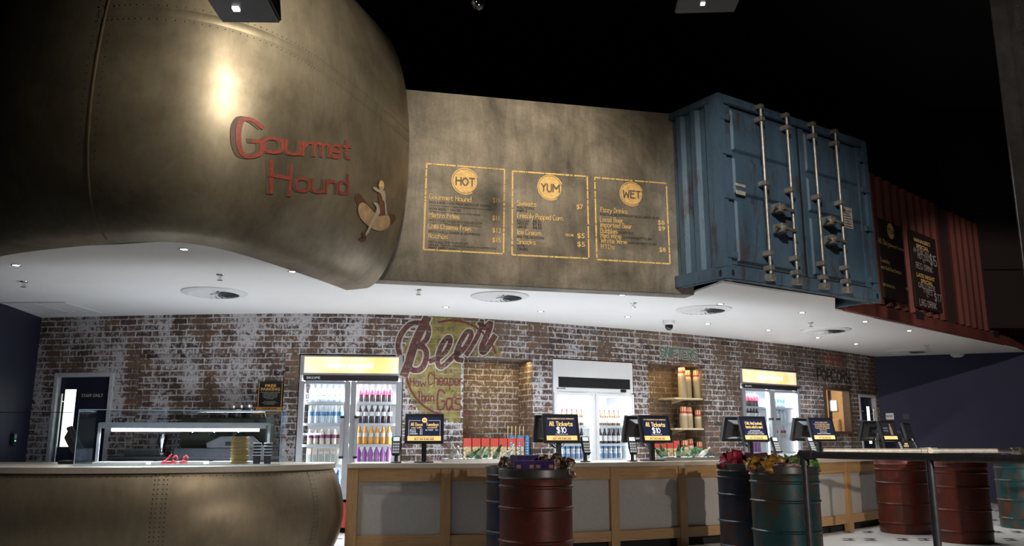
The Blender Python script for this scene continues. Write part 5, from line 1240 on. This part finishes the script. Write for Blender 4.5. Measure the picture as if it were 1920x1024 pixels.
for nm, py, words in (('hi', 746, 'upper pale shelf of cup stacks in the right niche'), ('lo', 803, 'lower pale shelf of cup stacks in the right niche')):
    z = WALL.hit(1290, py)[1]; ua = WALL.hit(1268, py)[0]; ub = o2['u1'] - .005; p = WALL.P((ua + ub) / 2, z, -.2)
    t = thing('niche_shelf', words, 'shelf', p, WALL.ang(mu2), 'pale shelves in the right niche'); w2 = (ub - ua) / 2
    obj('board', MB().box(-w2, w2, -.18, .2, -.024, 0), plain('pale_shelf', (.62, .52, .34), .5), t, bevel=.002); obj('bracket', MB().add([(-.012, .2, -.024), (.012, .2, -.024), (.012, -.1, -.024), (-.012, -.1, -.024), (-.012, .2, -.08), (.012, .2, -.08)], [(0, 1, 2, 3), (0, 4, 5, 1), (1, 5, 2), (2, 5, 4, 3), (0, 3, 4)]), plain('pale_shelf', (.62, .52, .34), .5), t)
    SH[nm] = z
def cup_mat(name, c1, c2, cm):
    m, b = newmat(name); s = nd(m, 'SeparateXYZ', {'Vector': coord(m)}); a = mth(m, 'ARCTAN2', s.outputs[1], s.outputs[0]); st = mth(m, 'GREATER_THAN', mth(m, 'SINE', mth(m, 'MULTIPLY', a, 9.0)), 0.0)
    col = mix(m, st, c1, c2); hi = mth(m, 'LESS_THAN', s.outputs[2], .07); lo = mth(m, 'LESS_THAN', s.outputs[2], .10)
    setin(m, b.inputs['Base Color'], mix(m, hi, mix(m, lo, col, (.45, .04, .03)), cm)); b.inputs['Roughness'].default_value = .55; return m
CUP1 = cup_mat('red_striped_cup', (.55, .10, .05), (.70, .55, .30), (.60, .50, .34)); KRAFT = plain('kraft_cup', (.42, .33, .20), .6, 0, .05)
cupA = None
def cupstack(u, z, off, n, lab, step, rr=1.0):
    global cupA
    for i in range(n):
        loc = WALL.P(u, z + .001 + i * step, off)
        top_ = i == n - 1
        if cupA is None:
            cupA = thing('popcorn_cup', lab, 'cup', loc, 0, 'popcorn cups in the right niche'); obj('body', MB().lathe([(.066, 0), (.066, .008), (.062, .010), (.047, .17)], 18), KRAFT, cupA, smooth=True); obj('printed_band', MB().lathe([(.0605, .035), (.0485, .165)], 18, cap=False), CUP1, cupA, smooth=True)
        else: dup(cupA, loc, i * .4, lab)
uA = [find_u(WALL, px, 1.6, -.15) for px in (1279, 1295, 1307)]

for row, z, n in (('upper shelf', SH['hi'], (15, 13, 13)), ('lower shelf', SH['lo'], (8, 8, 6)), ('niche floor', o2['z0'], (6, 7, 5))):
    for j, u in enumerate(uA): cupstack(u, z, -.20 if j == 1 else -.13, n[j], 'kraft popcorn cup with red stripes, %s stack from the left on the %s' % (ORD[j], row), .022)

# ------------------------------------------------------------------ ticket displays and card terminals on the long counter
SCRN = emit('navy_screen', (.012, .016, .045), .55); SGOLD = emit('screen_gold', (.85, .58, .22), .85); SWHT = emit('screen_white', (.9, .9, .95), .9); SDARK = emit('screen_off', (.02, .02, .022), .3)
POSA = {}
def monitor(parent, M, scr, content=None, name='monitor'):
    """a 0.40 x 0.31 m screen facing -y, centred on the origin of M"""
    mb = MB().box(-.20, .20, -.012, .03, -.155, .155, M).add([(-.16, .03, -.12), (.16, .03, -.12), (.16, .03, .12), (-.16, .03, .12), (-.10, .085, -.08), (.10, .085, -.08), (.10, .085, .08), (-.10, .085, .08)], [(4, 7, 6, 5), (0, 1, 5, 4), (1, 2, 6, 5), (2, 3, 7, 6), (3, 0, 4, 7)], M)
    o = obj(name, mb, BLACK, parent, bevel=.005)
    bz = MB()
    for q in ((-.2, -.172, -.155, .155), (.172, .2, -.155, .155), (-.172, .172, .13, .155), (-.172, .172, -.155, -.128)): bz.box(q[0], q[1], -.02, -.012, q[2], q[3], M)
    obj('bezel', bz, BLACK, o, bevel=.003)
    obj('screen', MB().box(-.172, .172, -.0145, -.012, -.128, .13, M), scr, o)
    if content:
        for nm, mat, fn in content:
            mb = MB(); fn(mb, M); obj(nm, mb, mat, o)
    return o
def t_(text, x0, x1, z, h, bold=0): return lambda mb, M: local_text(mb, text, x0, x1, z, h, -.0165, bold, M)
def many(*fs):
    def f(mb, M):
        for q in fs: q(mb, M)
    return f
def h_(text, x0, x1, z, h, wt=1.0): return lambda mb, M: local_hand(mb, text, x0, x1, z, h, -.0165, wt, M)
def rect(x0, x1, z0, z1, y=-.0155): return lambda mb, M: mb.box(x0, x1, y, y + .001, z0, z1, M)
def foot(): return [('foot_band', SGOLD, rect(-.172, .172, -.128, -.078)), ('foot_text', INK, many(t_("THE MOVIES AREN'T ANYMORE", -.1, .1, -.096, .010), t_('BUT WE SURE ARE', -.1, .1, -.119, .017, .03)))]
def dsc(x, z, r): return lambda mb, M: mb.add([M @ Vector((x + r * math.cos(6.2832 * i / 24), -.0155, z + r * math.sin(6.2832 * i / 24))) for i in range(24)], [tuple(range(24))])
c_days = foot() + [('frame_line', SWHT, many(rect(-.162, -.160, -.075, .085), rect(.160, .162, -.075, .085), rect(-.16, -.04, .083, .085), rect(.04, .16, .083, .085))), ('logo_disc', SGOLD, dsc(0, .088, .027)), ('logo_word', INK, t_('TIX', -.016, .016, .081, .014, .03)),
                   ('headings', SGOLD, many(h_('All Days', -.14, -.02, .028, .032), h_('Tuesdays', .02, .145, .028, .032), h_('except Tuesday', -.135, -.025, .003, .014), h_('not in Gold Class', .03, .13, .003, .014))),
                   ('prices', SWHT, many(t_('ADULTS', -.15, -.09, -.022, .014), t_('$15', -.045, -.02, -.022, .014), t_('STUDENTS', -.15, -.085, -.042, .014), t_('$12', -.045, -.02, -.042, .014), t_('CHILDREN', -.15, -.07, -.062, .014), t_('$10', -.045, -.02, -.062, .014), t_('ALL TICKETS', .01, .09, -.022, .014), t_('$10', .115, .14, -.022, .014)))]
c_all = foot() + [('top_line', SGOLD, t_('TO CELEBRATE OUR OPENING', -.15, .15, .098, .014, .01)), ('heading', SGOLD, h_('All Tickets', -.13, .13, .028, .045, 1.2)), ('price', SWHT, h_('$10', -.05, .05, -.045, .055, 1.0)), ('note', SWHT, t_('for a limited time only', -.07, .07, -.065, .009))]
c_chill = foot() + [('heading', SGOLD, many(h_('Chill, find, booked,', -.13, .13, .055, .032, 1.1), h_("here's what's next", -.13, .13, .01, .032, 1.1))), ('note', SWHT, many(t_('NOW BOOK ONLINE', -.08, .08, -.025, .012), t_('PRINT YOUR TICKETS AT HOME', -.11, .11, -.045, .012), t_('AND SKIP THE QUEUE TO THE BAR', -.13, .13, -.065, .012)))]
c_para = foot() + [('heading', SGOLD, many(t_('IF YOU LIKE A MOVIE', -.1, .1, .085, .015), t_('YOU CAN NOW SEE IT AGAIN', -.13, .13, .06, .015), t_('AT A LATER DATE FOR', -.12, .12, .035, .015), t_('THE LOVE OF CINEMA', -.12, .12, .01, .015), t_('TALK TO US', -.06, .06, -.015, .015))), ('note', SWHT, many(t_('CONDITIONS APPLY', -.06, .06, -.04, .010), t_('PLEASE SEE OUR STAFF FOR DETAILS', -.11, .11, -.06, .010)))]
c_dark = foot()[:1] + [('picture', emit('bottle_picture', (.25, .16, .12), .5), many(rect(.03, .09, -.06, .06), rect(.045, .075, .06, .11))), ('note', emit('dim_text', (.25, .3, .42), .5), many(t_('DRINKS', -.13, -.02, .03, .022), t_('FROM $5', -.13, -.02, -.01, .022)))]
def display(label, px, content, twin=True, dz=.365, rzo=0.0, off=-.34, scr=None):
    u = find_u(FRONT, px, WT + .1, off); p = FRONT.P(u, WT + .0005, off); rz = FRONT.ang(u) + rzo
    t = thing('ticket_display', label, 'display', p, rz, 'ticket displays on the long counter')
    obj('base', MB().box(-.10, .10, -.09, .11, 0, .012), BLACK, t, bevel=.004); obj('pole', MB().box(-.025, .025, -.02, .03, .012, dz), BLACK, t, bevel=.005)
    monitor(t, T(0, -.07, dz) @ R(math.radians(-13), 'X'), scr or SCRN, content, 'customer_monitor')
    if twin:
        monitor(t, T(0, .27, dz + .01) @ R(math.pi, 'Z') @ R(math.radians(-16), 'X'), SDARK, None, 'operator_monitor')
        obj('arm', MB().box(-.03, .03, -.03, .24, dz - .03, dz + .02), BLACK, t)
        cb = MB(); rnd = random.Random(px)
        for k in range(5): cb.tube(cat([(rnd.uniform(-.06, .06), .02 + .05 * k, dz - .04), (rnd.uniform(-.1, .1), .05 + .04 * k, dz - .13), (rnd.uniform(-.1, .1), .1, dz - .15), (0, .03, dz - .22)], 4), .005, 6)
        obj('cables', cb, BLACKM, t)
    return t
display('single black ticket display headed All Days and Tuesdays', 795, c_days, False, 0.342)
display('twin black ticket display reading All Tickets $10, left of the white topped fridge', 1048, c_all, True, 0.347)
display('twin black ticket display reading All Tickets $10, before the right niche', 1223, c_all, True, 0.347)
display('twin black ticket display with gold script before the far orange topped fridge', 1408, c_chill, True, 0.357, -.1)
display('twin black ticket display with gold paragraph left of the popcorn window', 1537, c_para, True, 0.362, -.35)
display('twin black display showing a dark bottle picture before the far door', 1660, c_dark, True, 0.362, -.3, scr=SDARK)
display('twin black display with blank screen at the far right end of counter', 1727, foot()[:0], True, 0.372, -.3, scr=SDARK)
KEYS = plain('pale_keypad', (.62, .64, .66), .4, 0, .05); LCD = emit('terminal_lcd', (.75, .80, .82), .5)
def terminal(label, px, rzo=0.0, off=-.22):
    u = find_u(FRONT, px, WT + .1, off); p = FRONT.P(u, WT + .0005, off)
    t = thing('card_terminal', label, 'card terminal', p, FRONT.ang(u) + rzo, 'card terminals on the long counter')
    obj('foot', MB().lathe([(.055, 0), (.055, .01), (.02, .016), (.018, .12)], 16), BLACK, t, smooth=True)
    M = T(0, -.02, .17) @ R(math.radians(-22), 'X')
    b = obj('handset', MB().prism([(-.04, -.10), (.04, -.10), (.046, -.02), (.042, .10), (-.042, .10), (-.046, -.02)], -.022, .018, M @ R(math.pi / 2, 'X')), BLACK, t, bevel=.006)
    obj('display_window', MB().box(-.032, .032, -.0205, -.018, .045, .088, M), LCD, b)
    k = MB()
    for i in range(3):
        for j in range(4): k.box(-.034 + i * .024, -.014 + i * .024, -.0215, -.018, -.085 + j * .030, -.064 + j * .030, M)
    obj('keys', k, KEYS, b)
for q in ((743, 'black card terminal between the tall fridge and the All Days display'), (1097, 'black card terminal in front of the white topped fridge'), (1185, 'black card terminal right of the white topped fridge', -.3), (1453, 'black card terminal in front of the far orange topped fridge', -.2),
          (1519, 'black card terminal below the gold paragraph display', -.2), (1683, 'black card terminal beside the small parking sign', -.2), (1716, 'black card terminal below the blank display', -.2)): terminal(q[1], q[0], *(q[2:]))
u = find_u(FRONT, 1699, 1.0, -.12); t = thing('table_sign', 'small black FREE PARKING sign standing on the far right of the counter', 'sign', FRONT.P(u, WT + .0005, -.12), FRONT.ang(u) - .3)
obj('panel', MB().box(-.08, .08, -.006, .006, 0, .20), BLACKM, t); mb = MB(); local_text(mb, 'FREE', -.045, .045, .162, .024, -.008, .03); local_text(mb, 'PARKING', -.065, .065, .13, .024, -.008, .03); obj('heading', mb, SGOLD, t)
mb = MB()
for i in range(5): local_text(mb, 'YES PARKING IS FREE', -.06, .06, .105 - i * .02, .009, -.008)
obj('body_text', mb, CHALK, t); obj('stand', MB().box(-.05, .05, .006, .06, 0, .006), BLACK, t)

# ice wells with beers
GREENB = plain('green_beer_glass', (.03, .14, .05), .12); CLEARB = plain('pale_beer_bottle', (.50, .50, .40), .15); ICE = plain('crushed_ice', (.80, .84, .86), .2, 0, .06, 60)
g0_ = None; w0_ = None
def icewell(px0, px1, label, where, nb, seed):
    global g0_, w0_
    rnd = random.Random(seed); off = -.42; u0, u1 = find_u(FRONT, px0, WT, off), find_u(FRONT, px1, WT, off); mu = (u0 + u1) / 2; p = FRONT.P(mu, WT + .0005, off); w2 = (u1 - u0) / 2; rz = FRONT.ang(mu)
    t = thing('ice_tray', label, 'ice tray', p, rz, 'ice trays on the long counter')
    pan = MB().box(-w2, w2, -.14, .14, 0, .008).box(-w2, w2, -.15, -.14, 0, .035).box(-w2, w2, .14, .15, 0, .035).box(-w2 - .01, -w2, -.15, .15, 0, .035).box(w2, w2 + .01, -.15, .15, 0, .035)
    obj('pan', pan, STEEL, t); nx = 40; ny = 14
    obj('ice', MB().grid([[Vector((-w2 + 2 * w2 * i / nx, -.14 + .28 * j / ny, .026 + rnd.uniform(0, .02))) for i in range(nx + 1)] for j in range(ny + 1)]), ICE, t, kind='stuff')
    M = Matrix.Translation(p) @ R(rz, 'Z')
    for i in range(nb):
        gr = rnd.random() < .55; x = -w2 + .06 + (2 * w2 - .12) * i / max(1, nb - 1); loc = M @ Vector((x, rnd.uniform(-.08, .05), .035)); rot = (M @ R(rnd.uniform(-1, 1), 'Z') @ R(rnd.uniform(.5, .95) * (1 if rnd.random() < .5 else -1), 'Y')).to_euler()
        lab = ('green beer bottle tilted in the ice ' if gr else 'pale beer bottle tilted in the ice ') + where
        src = g0_ if gr else w0_
        if src is None:
            s = bottle('ice_beer_bottle', lab, 'bottle', loc, 0, 'beers in the ice trays', .17, .026, GREENB if gr else CLEARB, GREENB if gr else WLAB, liquid('dim_label', (.20, .30, .18)) if gr else WLAB, 'beer'); s.rotation_euler = rot
            if gr: g0_ = s
            else: w0_ = s
        else: dup(src, loc, rot, lab)
icewell(835, 965, 'shallow ice tray with bottles in front of the left niche', 'before the left niche', 8, 3)
icewell(1236, 1335, 'shallow ice tray with bottles in front of the right niche', 'before the right niche', 9, 5)

# ------------------------------------------------------------------ steel drums and the snacks on them
def drum(label, x, y, mat, rz, r=.29, h=.90, dark=None):
    t = thing('steel_drum', label, 'drum', (x, y, 0), rz, 'painted steel drums')
    pr = [(r * .97, 0), (r, .02)]
    for z in (.125, .355, .605, .765): pr += [(r, z - .014), (r + .012, z - .004), (r + .012, z + .004), (r, z + .014)]
    pr += [(r, h - .07), (r + .001, h - .068)]
    obj('body', MB().lathe(pr, 48), mat, t, smooth=True)
    obj('rim_band', MB().lathe([(r + .004, h - .075), (r + .014, h - .072), (r + .008, h - .062), (r + .006, h - .055), (r + .012, h - .01), (r + .008, h), (r - .012, h), (r - .014, h - .05), (.01, h - .05)], 48, cap=False), dark or plain('dark_drum_rim', (.085, .078, .07), .4, .5, .2), t, smooth=True)
    return t
def foil(name, c, c2=None, rough=.3):
    m, b = newmat(name); n = noise(m, coord(m), 24, 3); setin(m, b.inputs['Base Color'], ramp(m, n, [(.42, c), (.58, c2 or tuple(.6 * q for q in c))])); b.inputs['Roughness'].default_value = rough; bump(m, b, n, .4, .01); return m
BAGM = {}
def bag(label, cat, name, loc, rot, mat, group, w=.12, h=.15, t_=.04, text=None, tmat=None, seed=0):
    key = (name, mat.name, w, h, text)
    if key in BAGM: return dup(BAGM[key], loc, rot, label, group)
    rnd = random.Random(seed); t = thing(name, label, cat, loc, 0, group); t.rotation_euler = rot; n, m_ = 10, 8; rows = []
    for sgn in (1, -1):
        rws = []
        for j in range(n + 1):
            v = -1 + 2 * j / n; rws.append([Vector((w / 2 * q * (1 - .06 * (1 - v * v)), -sgn * t_ / 2 * (max(0, 1 - q * q) ** .5) * (max(0, 1 - v ** 4) ** .5) + rnd.uniform(-.003, .003), h / 2 * v)) for q in [-1 + 2 * i / m_ for i in range(m_ + 1)]])
        rows.append(rws)
    mb = MB().grid(rows[0]).grid(rows[1]); obj('packet', mb, mat, t, smooth=True)
    cr = MB()
    for s in (-1, 1): cr.grid([[Vector((w / 2 * (-1 + 2 * i / 16), .004 * (-1) ** i, s * (h / 2 - .002 + e))) for i in range(17)] for e in (0, .013)])
    obj('crimped_end', cr, mat, t)
    if text: mb = MB(); local_text(mb, text, -w * .4, w * .4, -.015, .04, -t_ / 2 - .004, .03); obj('lettering', mb, tmat, t)
    BAGM[key] = t; return t
rnd = random.Random(11)
DX = {}
drum('dark red steel drum in the foreground before the oak counter', .19, 6.80, DRED, 1.1, .288)
drum('blue and rust steel drum half hidden behind the foreground red drum', .07, 7.45, DBLUE, .2)
drum('dark blue and rust steel drum left of the teal drum', 2.33, 8.42, DBLUE, 2.0)
drum('teal and rust steel drum behind the front rail post', 2.41, 7.55, DTEAL, .7)
drum('red steel drum against the right end of the oak counter', 4.90, 10.72, DRED, 2.5, .30, dark=DRED)
drum('red steel drum left of the far right teal drum', 5.12, 9.78, DRED, .3, .30, dark=DRED)
drum('teal steel drum at the right edge of the photo', 6.75, 11.3, DTEAL, 1.9, .30, dark=DTEAL)
ZD = .855
def heap(cx, cy, n, r0, mats, name, cat, label, group, w, h, tt, lift=.05, text=None, tmat=None, flat=.5, x0=-1, x1=1):
    for i in range(n):
        for _ in range(20):
            a, q = rnd.uniform(0, 6.28), r0 * math.sqrt(rnd.random()); dx, dy = q * math.cos(a), q * math.sin(a)
            if x0 * r0 <= dx <= x1 * r0: break
        m = mats[i % len(mats)]; z = ZD + .02 + lift * (1 - q / max(.01, r0)) * rnd.uniform(.5, 1.4) + h * .22
        bag(label, cat, name, (cx + dx, cy + dy, z), (rnd.uniform(-.9, .2) * flat * 2, rnd.uniform(-.6, .6), rnd.uniform(-.7, .7)), m, group, w, h, tt, text, tmat, i)
PBOX = plain('purple_carton', (.045, .02, .14), .35, 0, .2, 30); PWIN = plain('gold_print', (.45, .22, .12), .4)
def carton(loc, rz, label, w=.17, d=.09, h=.075):
    t = thing('chocolate_carton', label, 'carton', loc, rz, 'purple chocolate cartons'); obj('box', MB().box(-w / 2, w / 2, -d / 2, d / 2, 0, h), PBOX, t, bevel=.002)
    mb = MB()
    for x in (-.05, .05): mb.box(x - .016, x + .016, -d / 2 - .001, -d / 2, h * .25, h * .6)
    obj('print', mb, PWIN, t); return t
carton((.10, 6.62, ZD + .035), .04, 'purple chocolate carton at the front left of the foreground red drum')
carton((.255, 6.62, ZD + .035), -.05, 'purple chocolate carton at the front middle of the foreground red drum', .15)
carton((.10, 6.80, ZD + .05), .5, 'purple chocolate carton at the back of the foreground red drum', .19, .12, .10)
BRN = foil('brown_foil', (.16, .08, .05), (.55, .42, .32), .2); RDF = foil('red_foil', (.42, .03, .05), (.12, .01, .03)); DKF = foil('dark_brown_foil', (.045, .018, .016), (.09, .03, .025)); YLF = foil('golden_foil', (.55, .30, .05), (.26, .11, .02)); GRF = foil('green_foil', (.10, .26, .05), (.035, .11, .03)); LGF = foil('pale_green_foil', (.35, .42, .16), (.12, .22, .05)); PPF = foil('purple_foil', (.07, .02, .16), (.03, .01, .07))
heap(.34, 6.74, 34, .14, [BRN], 'chocolate_bar', 'snack', 'brown wrapped chocolate bar heaped on the foreground red drum', 'chocolate bars on the red drum', .035, .13, .018, .06)
heap(.02, 7.42, 14, .20, [BRN], 'chocolate_bar', 'snack', 'brown wrapped chocolate bar on the half hidden blue drum', 'chocolate bars on the blue drum', .035, .13, .018, .03)
heap(2.22, 8.36, 12, .17, [RDF], 'sweet_packet', 'snack', 'red sweet packet at the left of the dark blue drum', 'red packets on the dark blue drum', .07, .15, .03, .06, flat=.6, x1=.3)
for i, (dx, lab) in enumerate(((.04, 'left'), (.155, 'right'))):
    bag('dark brown packet lettered pods on the dark blue drum, the %s one' % lab, 'snack', 'pods_packet', (2.28 + dx, 8.20 + .02 * i, ZD + .075), (-.35, .12 - .2 * i, .25), DKF, 'pods packets', .13, .13, .04, 'pods', CHALK, 3)
heap(2.42, 8.40, 6, .14, [DKF], 'sweet_packet', 'snack', 'dark brown sweet packet at the back of the dark blue drum', 'brown packets on the dark blue drum', .12, .13, .035, .03)
heap(2.28, 7.52, 26, .22, [YLF], 'sweet_packet', 'snack', 'golden sweet packet heaped at the left of the teal drum', 'golden packets on the teal drum', .075, .10, .03, .05, x1=.45)
heap(2.50, 7.54, 24, .19, [GRF, LGF], 'sweet_packet', 'snack', 'green sweet packet heaped at the right of the teal drum', 'green packets on the teal drum', .075, .10, .03, .05, x0=-.3)
for x, y, rz, m, lab in ((2.30, 7.345, .05, DKF, 'dark wrapped chocolate bar lying at the front of the teal drum'), (2.43, 7.335, -.03, foil('pink_brown_foil', (.42, .26, .22), (.22, .08, .07)), 'pale pink wrapped chocolate bar lying at the front of the teal drum')):
    bag(lab, 'snack', 'wrapped_bar', (x, y, ZD + .055), (0, math.pi / 2, rz), m, 'long bars on the teal drum', .04, .15, .018)
heap(5.10, 9.78, 6, .2, [PPF], 'sweet_packet', 'snack', 'purple sweet packet on the red drum behind the rail', 'purple packets on the red drum', .12, .13, .04, .07)
heap(6.70, 11.3, 5, .2, [PPF], 'sweet_packet', 'snack', 'purple sweet packet on the far right teal drum', 'purple packets on the teal drum', .13, .14, .04, .08)

# ------------------------------------------------------------------ galvanised queue rails
ZR = 1.03; rA = aty(1507, 851, 5.42); rB = aty(1742, 857, 4.62); rA.z = rB.z = ZR; dR = (rB - rA).normalized(); rC = rA + dR * 2.35
def fitting(parent, p, d, r=.032):
    k = obj('fitting', MB().cyl(p - Vector((0, 0, .06)), p + Vector((0, 0, .028)), r).cyl(p - d * .03, p + d * .075, r), GALV, parent, smooth=True)
    obj('grub_screw', MB().cyl(p + d * .05 + Vector((-.02, -.033, 0)), p + d * .05 + Vector((-.02, -.025, 0)), .008, 8), BLACKM, k)
rail = thing('queue_rail', 'dark galvanised pipe rail with posts in the right foreground', 'rail', (rA.x, rA.y, 0))
def rlobj(name, mb, mat, base, par):
    o = obj(name, mb, mat, smooth=True); o.parent = par; o.matrix_parent_inverse = Matrix.Translation(-Vector(base)); return o
bA = (rA.x, rA.y, 0)
rlobj('top_pipe', MB().cyl(rA, rC, .0215, 20), GALV, bA, rail)
for p in (rA, rB, rC): rlobj('post', MB().cyl((p.x, p.y, 0), p, .0205, 20), GALV, bA, rail); rlobj('base_flange', MB().lathe([(.06, 0), (.06, .008), (.03, .02), (.03, .05)], 20, T(p.x, p.y, 0)), GALV, bA, rail)
for p, d in ((rA, dR), (rC, -dR)):
    rlobj('fitting', MB().cyl(p - Vector((0, 0, .065)), p + Vector((0, 0, .027)), .031, 20).cyl(p - d * .03, p + d * .085, .030, 20), GALV, bA, rail)
    rlobj('grub_screw', MB().cyl(p + d * .055 - Vector((.0, .034, 0)), p + d * .055 - Vector((0, .026, 0)), .008, 8), BLACKM, bA, rail)
q0, q1 = aty(1545, 845, 8.75), aty(1912, 845, 8.75); q0.z = q1.z = 1.015; qm = aty(1741, 845, 8.75); qm.z = 1.015; dq = (q1 - q0).normalized(); bq = (qm.x, qm.y, 0)
r2 = thing('queue_rail', 'pale galvanised pipe rail behind the dark front rail', 'rail', bq)
rlobj('top_pipe', MB().cyl(q0, q1 + dq * 1.2, .0235, 20), GALVL, bq, r2)
for p in (qm,): rlobj('post', MB().cyl((p.x, p.y, 0), p, .020, 16), GALVL, bq, r2)
for p in (qm, q1): rlobj('fitting', MB().cyl(p - dq * .085, p + dq * .085, .032, 18).cyl(p - Vector((0, 0, .08)), p + Vector((0, 0, .035)), .030, 16).cyl(p + Vector((0, -.04, 0)), p, .028, 14), GALVL, bq, r2)

# things on the far right wall
wall_plate('thermostat', 'white thermostat with grey window on the navy right wall', 'thermostat', RW, 1660, 775, 1676, 787, .03, WMETAL)
wall_plate('wall_switch', 'dark blank wall plate right of the thermostat', 'switch', RW, 1692, 776, 1705, 787, .02, NAVYD)
u, z = RW.hit(1668, 782)
for o in COL.objects:
    if o.name == 'thermostat': obj('window', MB().box(-.06, .05, -.034, -.03, .045, .085), plain('grey_window', (.12, .15, .25), .3), o)
# left till beside the glass screen
p = Vector((-4.28, 8.35, WT + .0005)); t = thing('till_monitor', 'black till monitor leaning before the staff door', 'monitor', p, 0)
obj('base', MB().box(-.14, .14, -.10, .10, 0, .03), BLACK, t, bevel=.006); obj('neck', MB().add([(-.03, -.03, .03), (.03, -.03, .03), (.03, .03, .03), (-.03, .03, .03), (-.06, -.03, .2), (0, -.03, .2), (0, .03, .2), (-.06, .03, .2)], [(0, 1, 5, 4), (1, 2, 6, 5), (2, 3, 7, 6), (3, 0, 4, 7), (4, 5, 6, 7)]), BLACK, t)
monitor(t, T(-.02, 0, .22) @ R(math.radians(115), 'Z') @ R(math.radians(-28), 'X'), SDARK, None, 'screen_unit')
